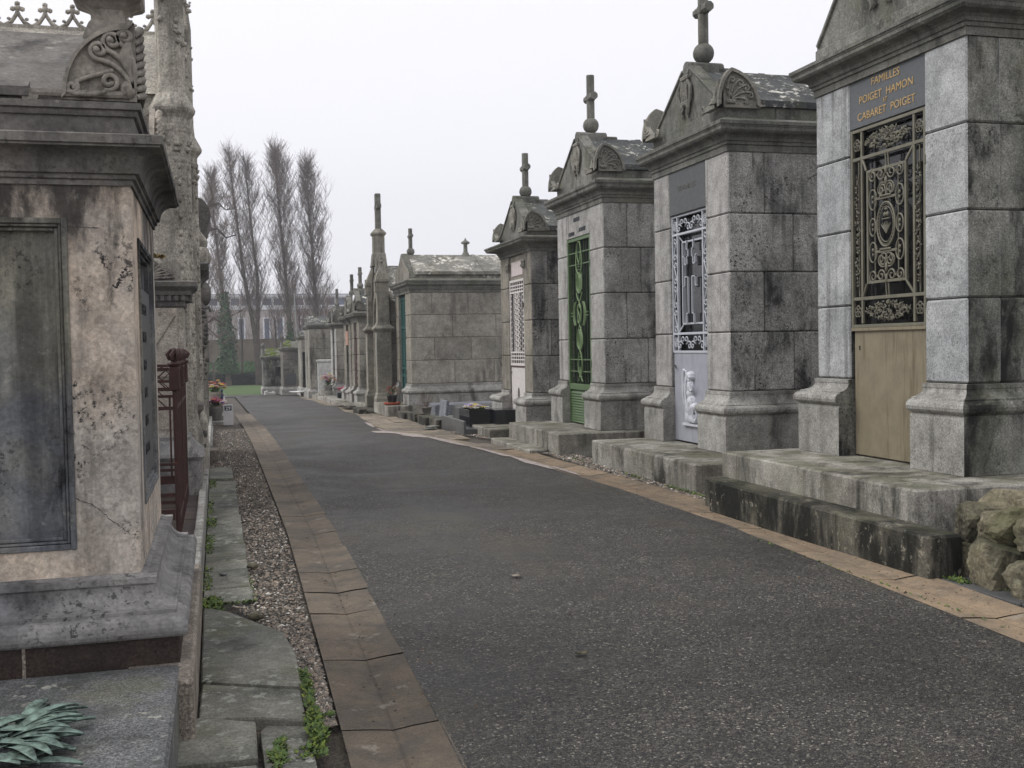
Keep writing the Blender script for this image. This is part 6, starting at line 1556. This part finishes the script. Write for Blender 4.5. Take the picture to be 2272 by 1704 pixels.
# flowers on the left
fp = thing('flower_pot', 'round mossy stone pot with pink and purple flowers, left of the post reading 29', 'flower pot', (-.06, 24.4, -.02), 0, 'planters and pots of flowers')
g = MB(); g.lathe([(.11, 0), (.13, .05), (.15, .2), (.17, .30), (.17, .33), (.14, .33), (.13, .25)], 0, 0, 16); g.build('pot', ['darkstone'], fp); bouquet(fp, 0, 0, .30, .20, .22, ['f_pink', 'f_purple', 'f_purple', 'f_pink', 'f_orange'], 34, 71, 40, .06)
g = MB(); g.box(-.42, .30, -.35, .35, -.1, .06, .02); g.box(-.30, .16, .1, .45, .05, .16, .02); tag(g.build('grave_slab', ['trim_lt'], None, (-.02, 24.45, -.06)), 'low mossy grave slab carrying the pot of pink and purple flowers', 'grave slab')
fp = thing('flower_pot', 'stone pot with orange, white and dark red flowers, further up the left side', 'flower pot', (-.08, 34.5, gz(34.5)+.25), 0, 'planters and pots of flowers')
g = MB(); g.lathe([(.14, 0), (.18, .2), (.2, .3), (.16, .3), (.14, .2)], 0, 0, 14); g.build('pot', ['kerbst'], fp); bouquet(fp, 0, 0, .25, .34, .42, ['f_orange', 'f_peach', 'f_red', 'f_yellow', 'f_white'], 60, 73, 70, .06)
g = MB(); g.box(-.6, .34, -.9, 1.2, -.3, .25, .03); [g.blob((-.3+.1*k, -.95, .1*((k*7) % 3)-.1), (.05, .05, .05), 1, 0, .2) for k in range(6)]; tag(g.build('grave_slab', ['kerbst'], None, (-.05, 34.6, gz(34.6))), 'raised pale grave under the orange and white flowers', 'grave slab')
g = MB(); g.lathe([(.05, 0), (.06, .05), (.03, .1), (.05, .3), (.06, .42), (.0, .43)], 0, 0, 10); g.blob((0, 0, .5), (.05, .05, .08), 1); tag(g.build('grave_lantern', ['navy'], None, (.13, 36.2, gz(36.2)+.05)), 'small dark blue grave lantern beside the distant number post', 'lantern')
g = MB(); g.box(-.05, .05, -.05, .05, 0, 1.5, .01); g.box(-.15, .15, -.04, .04, 1.1, 1.2, .01); g.lathe([(.25, -.1), (.22, .15), (.06, .25)], 0, 0, 4, smooth=False, phase=.785); tag(g.build('stone_cross', ['darkstone'], None, (-.12, 44, gz(44)+.1)), 'thin dark stone cross at the far end of the left row', 'cross')

# weeds and moss in the cracks
def weeds(name, label, spots, seed, mt='leaf'):
    random.seed(seed); g = MB()
    for (x, y, sx, sy, n, h) in spots:
        for k in range(n):
            px, py = x+rnd(-sx, sx), y+rnd(-sy, sy); a = rnd(0, 6.28)
            g.leaf((px, py, gz(py)+rnd(.0, h)), (math.cos(a), math.sin(a), rnd(.1, 1.2)), (0, 0, 1), rnd(.012, .028)*(1+h*6), rnd(.006, .010)*(1+h*5), 0 if rnd(0, 1) < .65 else 1, rnd(-.3, .3), .25)
    return tag(g.build(name, [mt, 'moss']), label, 'weeds', None, 'stuff')
weeds('weeds_left', 'small green weeds growing in the cracks between flagstones and kerb on the left', [(-.07, 6.5, .06, .14, 520, .04), (-.09, 7.3, .02, .35, 160, .02), (-.09, 8.6, .03, .4, 220, .03), (-.08, 9.6, .04, .25, 200, .04), (-.09, 10.6, .02, .5, 120, .03), (-.08, 12.4, .03, .4, 140, .04),
    (.345, 4.75, .018, .30, 260, .03), (.335, 4.25, .03, .16, 340, .04), (.17, 3.98, .02, .10, 90, .02), (.16, 4.74, .11, .012, 170, .006), (.19, 4.06, .02, .12, 160, .02), (.30, 4.02, .05, .06, 120, .02), (.17, 7.0, .012, .3, 60, .01), (.1, 6.93, .07, .012, 90, .004), (.05, 7.55, .12, .01, 60, .004), (0.05, 6.6, .14, .012, 120, .006), (.39, 4.4, .03, .02, 60, .02)], 91)
weeds('weeds_right', 'thin line of moss and weeds where the lower step meets the tan gutter', [(4.27, 7.2, .012, 1.3, 260, .008), (4.37, 5.66, .05, .10, 200, .014), (4.44, 5.40, .06, .06, 60, .012), (4.52, 10.0, .03, .5, 160, .02), (4.5, 11.4, .03, .3, 80, .02), (3.9, 6, .01, 1.5, 80, .004), (4.5, 13.3, .02, .2, 60, .01)], 92)
random.seed(93); g = MB()
for k in range(520):
    q = rnd(0, 1); y = rnd(4.2, 15)
    if q < .45: x = itp(RR, y)+rnd(.0, .42)**1.0
    elif q < .75: x = itp(RL, y)-.2+rnd(-.06, .06)
    elif q < .9: x = itp(RL, y)+rnd(-.02, .12)
    else: x = rnd(.9, 4.0)
    a = rnd(0, 6.28); sz_ = rnd(.006, .017)
    g.leaf((x, y, gz(y)+wave(x, y)+.008), (math.cos(a), math.sin(a), rnd(0, .3)), (0, 0, 1), sz_*1.4, sz_*.5, 0 if rnd(0, 1) < .7 else 1, rnd(-.3, .3), .3)
tag(g.build('leaf_litter', ['darklitter', 'brownlitter']), 'tiny dead leaves and dark grit scattered along the gutters', 'leaf litter', None, 'stuff')
wd = thing('weed_plant', 'leafy weed sprouting behind the base of the nearest left monument', 'weed', (-.36, 6.9, .2))
random.seed(4); g = MB()
for k in range(70):
    a = rnd(0, 6.28); r = rnd(0, .09); g.leaf((r*math.cos(a), r*math.sin(a), rnd(.02, .16)), (math.cos(a), math.sin(a), rnd(.1, .8)), (0, 0, 1), rnd(.04, .07), rnd(.015, .025), 0, rnd(-.2, .3))
g.build('foliage', ['leaf'], wd); g = MB(); g.tube([(0, 0, -.02), (0, 0, .12)], .005, 5); g.build('stem', ['twig'], wd)
for i, (x, y, s_, mt, lab) in enumerate(((.0, 7.35, .022, 'polgrey', 'small blue-grey stone lying on a flagstone'), (.20, 7.55, .038, 'rock', 'fist-sized buff stone on the gravel beside the flagstones'), (.17, 6.08, .04, 'rock', 'flat rough stone at the edge of the widest flagstone'), (1.66, 4.9, .028, 'rock', 'little orange-buff chip lying on the asphalt'), (1.83, 6.7, .03, 'kerbst', 'pale flat chip on the asphalt'))):
    random.seed(60+i); g = MB(); g.blob((0, 0, s_*.4), (s_, s_*.8, s_*(.55 if i < 3 else .18)), 2, 0, .1, .6); tag(g.build('loose_stone', [mt], None, (x, y, .02 if i < 3 else .008)), lab, 'stone')
random.seed(77); sl = thing('slate_pieces', 'broken slate pieces lying in front of the dark grave kerb', 'slate pieces', (3.72, 19.5, .0))
for k in range(3):
    g = MB(); g.prism([(-.12, -.07), (.1, -.09), (.14, .05), (-.04, .1)], .02+.012*k, .032+.012*k, 'z'); o = g.build('piece', ['polgrey' if k % 2 else 'flag'], sl, (.05*k, .06*k, 0)); o.rotation_euler = (rnd(-.1, .1), rnd(-.1, .1), k*1.1)

# ---------------------------------------------------------------- bare trees
def grow(g, p, d, L, r, depth, spread, up, mi=0, kids=5, ratio=.55, minr=.012):
    n = 4; pts = [p]; dd = d.normalized(); rr = [r]
    for i in range(n):
        dd = (dd+Vector((rnd(-1, 1), rnd(-1, 1), rnd(-.4, .6)))*.10+Vector((0, 0, up))*.12).normalized()
        pts.append(pts[-1]+dd*L/n); rr.append(max(minr*.7, r*(1-.75*(i+1)/n)))
    g.tube(pts, rr, 3 if depth < 2 else 4, mi, rnd(-.1, .1), False)
    if depth <= 0: return
    for k in range(kids):
        t = rnd(.25, 1.0); i = min(n-1, int(t*n)); q = pts[i].lerp(pts[i+1], t*n-i)
        a = rnd(0, 6.28); perp = Vector((math.cos(a), math.sin(a), 0))
        nd = (dd*.8+perp*spread+Vector((0, 0, up*.6))).normalized()
        grow(g, q, nd, L*ratio*rnd(.7, 1.2), max(minr, r*.45), depth-1, spread, up, mi, kids, ratio, minr)
def poplar(label, x, y, zt, lean, stems, rad_, r0, low=.18, n=95, tw='twig', seed=1, ivy=None, dens=1.3):
    random.seed(seed); z0 = gz2(y)-.1; H = zt-z0
    root = thing('bare_tree', label, 'tree', (x, y, z0), 0, 'bare trees beyond the lawn')
    g = MB(); axes = []
    for (dx, sp_, hh) in stems:
        pts = []
        for i in range(13):
            t = i/12; spread_ = dx*min(1, max(0, (t-sp_)/(.30)))**.8
            pts.append(Vector((lean*t+spread_+.12*math.sin(t*5+dx), .1*math.sin(t*4+1), H*hh*t)))
        axes.append((pts, hh)); g.tube(pts, [r0*(1-.90*(i/12)**.8)+.015 for i in range(13)], 7, 0, 0, False)
        g.tube([Vector((0, 0, -.2)), Vector((0, 0, .5))], [r0*1.5, r0*1.02], 8, 0, 0, False)
    g.build('trunk', ['bark'], root)
    g = MB()
    for (pts, hh) in axes:
        for k in range(int(n*dens)):
            t = low+(1-low)*(k+rnd(0, 1))/(n*dens); i = min(11, int(t*12)); q = pts[i].lerp(pts[i+1], t*12-i)
            w_ = rad_*max(.42, math.sin(math.pi*min(1, .14+.74*t))**.6)*rnd(.6, 1.1)
            a = rnd(0, 6.28); L = w_*2.5*min(1, (1.07-t)*3.2); d = Vector((math.cos(a)*.46, math.sin(a)*.46, 1.0)).normalized()
            pp = [q]; dd = d.copy(); n_ = 5
            for i2 in range(n_): dd = (dd+Vector((rnd(-.08, .08), rnd(-.08, .08), .06))).normalized(); pp.append(pp[-1]+dd*L/n_)
            r1 = .036*(1.25-t)
            g.tube(pp, [max(.010, r1*(1-.16*i2)) for i2 in range(n_+1)], 3, 0, rnd(-.1, .1), False)
            for k3 in range(5):
                u = rnd(.15, 1)*n_; i2 = min(n_-1, int(u)); q2 = pp[i2].lerp(pp[i2+1], u-i2); b = rnd(0, 6.28)
                grow(g, q2, Vector((math.cos(b)*.55, math.sin(b)*.55, .9)), rnd(.5, 1.15)*(.6+.4*rad_), .018, 1, .6, .35, 0, 5, .62, .0095)
    g.build('crown', [tw], root)
    if ivy:
        g = MB()
        for k in range(ivy[2]):
            t = rnd(0, 1); a = rnd(0, 6.28); z = ivy[0]+(ivy[1]-ivy[0])*t; rr_ = ivy[3]*(1.15-.75*t)*rnd(.3, 1)*(.7+.5*mnoise.noise(Vector((a, z*.8, 1))))
            i = min(11, int(z/H*12)); c_ = axes[0][0][i]
            g.leaf((c_.x+rr_*math.cos(a), c_.y+rr_*math.sin(a), z), (rnd(-1, 1), rnd(-1, 1), rnd(-1, .6)), (math.cos(a), math.sin(a), .4), rnd(.16, .30), rnd(.07, .12), 0, rnd(-.35, .35))
        g.build('ivy', ['ivy'], root)
    return root
poplar('tall bare poplar with twin stems, second from the left', 3.55, 96, 18.0, -1.4, [(-.55, .22, 1.0), (.75, .20, .97)], 1.5, .25, .25, 74, seed=11)
poplar('tall bare poplar in the middle with ivy round its foot', 6.4, 97, 18.4, -.9, [(0, 0, 1.0)], 1.75, .27, .25, 150, seed=12, ivy=(0.5, 5.5, 900, .8))
poplar('slimmest bare poplar, farthest right, with reddish lower shoots', 8.7, 97, 17.4, -.5, [(0, 0, 1.0)], 1.6, .25, .24, 140, seed=13)
poplar('bare tree with a thickly ivy-clad trunk, leftmost behind the lawn', .95, 95, 16.0, -.9, [(0, 0, 1.0)], 1.3, .24, .34, 90, seed=14, ivy=(1.2, 8.0, 5200, 1.15))
def shrubtree(label, x, y, h, w_, seed, tw='redtwig', n=20):
    random.seed(seed); z0 = gz2(y)-.1; root = thing('bare_tree', label, 'tree', (x, y, z0), 0, 'bare trees beyond the lawn')
    g = MB(); g.tube([(0, 0, -.1), (.1, 0, h*.4), (.0, 0, h*.75)], [.14, .10, .03], 6); g.build('trunk', ['bark'], root)
    g = MB()
    for k in range(n):
        t = rnd(.12, .75); a = rnd(0, 6.28); grow(g, Vector((.1*t, 0, h*t)), Vector((math.cos(a)*w_, math.sin(a)*w_, 1)), h*.42*(1.1-t*.6), .03, 2, .55, .3, 0, 5, .55, .009)
    g.build('crown', [tw], root)
shrubtree('low twiggy bare tree between the middle and right poplars', 7.4, 101, 9.2, .45, 21, n=28)
shrubtree('reddish twiggy sapling right of the slimmest poplar', 9.6, 99, 8.6, .35, 22, n=28)
shrubtree('reddish sapling left of the slimmest poplar', 8.1, 99, 6.5, .40, 23)
shrubtree('twiggy bare tree just left of the middle poplar', 5.2, 101, 8.0, .5, 24, 'twig', 22)
shrubtree('thin bare tree between the ivy-clad trunk and the twin poplar', 2.2, 102, 8.5, .45, 25, 'twig', 18)
shrubtree('bare shrubby tree at the far left edge of the lawn', -.8, 98, 11.5, .4, 26, 'twig', 30)
random.seed(30); kt = thing('bare_tree', 'crooked bare tree with knobbly dark limbs reaching right, above the left tombs', 'tree', (-.75, 66, gz2(66)), 0, 'bare trees beyond the lawn')
g = MB(); limbs = [([(0, 0, 0), (.1, 0, 4), (-.1, 0, 8.6)], .22, .15), ([(-.1, 0, 8.6), (.35, 0, 9.6), (.2, 0, 10.6), (.8, 0, 11.5), (.6, 0, 12.4)], .15, .04), ([(.35, 0, 9.6), (1.0, 0, 9.7), (1.5, .3, 9.2), (2.1, .3, 9.4)], .09, .03),
    ([(.4, 0, 10.9), (1.1, 0, 11.2), (1.5, 0, 10.8), (2.0, 0, 10.9)], .07, .02), ([(.0, 0, 4.0), (.7, 0, 4.5), (1.1, .2, 4.1), (1.7, .2, 4.6), (2.3, 0, 4.9)], .07, .02), ([(.0, 0, 4.2), (.8, 0, 3.4), (1.3, 0, 2.9)], .05, .015)]
for pts, a, b in limbs: g.tube(pts, [a+(b-a)*i/(len(pts)-1) for i in range(len(pts))], 6)
g.build('trunk', ['bark'], kt); g = MB()
for pts, a, b in limbs[1:]:
    for k in range(16):
        i = int(rnd(0, len(pts)-1)); q = Vector(pts[i]).lerp(Vector(pts[i+1]), rnd(0, 1)); grow(g, q, Vector((rnd(-1, 1), rnd(-.6, .6), rnd(-.2, 1))), rnd(.5, 1.0), .022, 2, .6, .15, 0, 4, .6, .008)
g.build('crown', ['twig'], kt)

# hedge, bank wall, house
random.seed(40); g = MB(); hz0 = gz2(98)-.1
g.box(-30, 30, -.35, .35, 0, 1.05, .05)
for k in range(9000): x = rnd(-8, 12); z = rnd(0, 1.2); g.leaf((x, -.40 if z < 1.05 else rnd(-.35, .35), z), (rnd(-1, 1), rnd(-1, .1), rnd(-1, 1)), (0, -1, .2), rnd(.08, .16), rnd(.03, .06), 0, rnd(-.35, .35))
hd = thing('clipped_hedge', 'dark clipped hedge along the back of the lawn', 'hedge', (0, 98, hz0)); o = g.build('foliage', ['hedge'], hd)
g = MB()
for k in range(14000):
    x = rnd(-12, 14); y = 101+rnd(0, 7.2); g.leaf((x, y, gz2(y)), (rnd(-1, 1), rnd(-1, 1), rnd(.2, 1.2)), (0, -1, 1), rnd(.18, .4), rnd(.06, .12), 0, rnd(-.3, .3))
tag(g.build('bank_ground_cover', ['bankgreen']), 'green ground cover on the bank below the brown wall', 'ground cover', None, 'stuff')
bw_ = thing('boundary_wall', 'brown rendered boundary wall on top of the green bank', 'wall', (0, 108.6, 0))
g = MB(); g.prism([(-60, -.3), (60, -.3), (60, 3.05), (0, 2.55), (-60, 2.2)], 0, .35, 'y'); g.build('wall', ['wallbrown'], bw_)
g = MB(); g.prism([(-60, 2.2), (0, 2.55), (60, 3.05), (60, 3.13), (0, 2.63), (-60, 2.28)], -.06, .41, 'y'); g.build('coping', ['wallbrown'], bw_)
g = MB(); g.box(5.1, 6.1, -.03, .0, .2, 1.3); g.build('patch', ['render'], bw_)
g = MB(); hs_ = thing('house', 'long grey house with tall white-framed windows and a glazed upper storey, behind the trees', 'house', (0, 122, 0))
g.box(-22, 26, 0, 8, -1.5, 6.0); g.build('wall', ['render'], hs_)
g = MB(); g.box(-22.2, 26.2, -.15, 8, 6.0, 6.35); g.box(-22.2, 26.2, -.3, 8, 7.35, 7.62); g.build('fascia', ['fascia'], hs_)
g = MB(); g.box(-22.1, 26.1, -.2, 8.2, 7.63, 7.72); g.build('roof', ['roofgrey'], hs_)
g = MB(); g.box(-21.9, 25.9, .25, 7.9, 6.35, 7.35); g.build('upper_storey', ['render'], hs_)
x = -21.6
while x < 25.5:
    g = MB(); g.box(x, x+.26, -.02, .2, 6.36, 7.34); g.box(x+.26, x+1.15, -.0, .1, 6.36, 6.48); g.box(x+.26, x+1.15, -.0, .1, 7.22, 7.34); f_ = g.build('upper_window', ['frame'], hs_)
    g = MB(); g.box(x+.20, x+1.15, .12, .16, 6.46, 7.24); g.build('pane', ['pane'], f_); x += 1.15
for x in (-18, -15.6, -12, -9.5, -6.4, -3.9, -2.4, 2.3, 5.0, 6.45, 9.0, 11.5, 14, 17, 20):
    g = MB(); z0, z1, ww = 2.6, 5.15, .86
    g.box(x, x+.17, -.06, .06, z0, z1); g.box(x+ww-.17, x+ww, -.06, .06, z0, z1); g.box(x+.17, x+ww-.17, -.06, .06, z1-.13, z1); g.box(x+.17, x+ww-.17, -.06, .06, z0, z0+.08); f_ = g.build('window', ['frame'], hs_)
    g = MB(); g.box(x+.1, x+ww-.1, -.02, .02, z0+.08, z1-.1); g.build('pane', ['pane'], f_)
lp = thing('metal_pole', 'thin pale metal pole leaning slightly, right of the middle poplar', 'pole', (5.05, 72, gz2(72)))
g = MB(); g.tube([(.12, 0, 0), (.05, 0, 3.4), (-.05, 0, 6.2)], [.05, .04, .03], 8); g.build('pole', ['pole'], lp)
g = MB(); g.lathe([(.05, 6.2), (.055, 6.24), (.02, 6.28)], -.05, 0, 8); g.build('cap', ['pole'], lp)

# thin winter haze in the air
hv = MB(); hv.box(-420, 420, -30, 420, -12, 60); h_ = hv.build('haze', [])
hm = bpy.data.materials.new('winter_haze'); hm.use_nodes = True; t_ = hm.node_tree; t_.nodes.clear()
o_ = t_.nodes.new('ShaderNodeOutputMaterial'); v_ = t_.nodes.new('ShaderNodeVolumePrincipled'); v_.inputs['Density'].default_value = .0012
v_.inputs['Color'].default_value = (.92, .94, 1, 1); v_.inputs['Anisotropy'].default_value = .2; t_.links.new(v_.outputs[0], o_.inputs['Volume'])
h_.data.materials.append(hm); tag(h_, 'thin winter haze', 'haze', None, 'stuff')
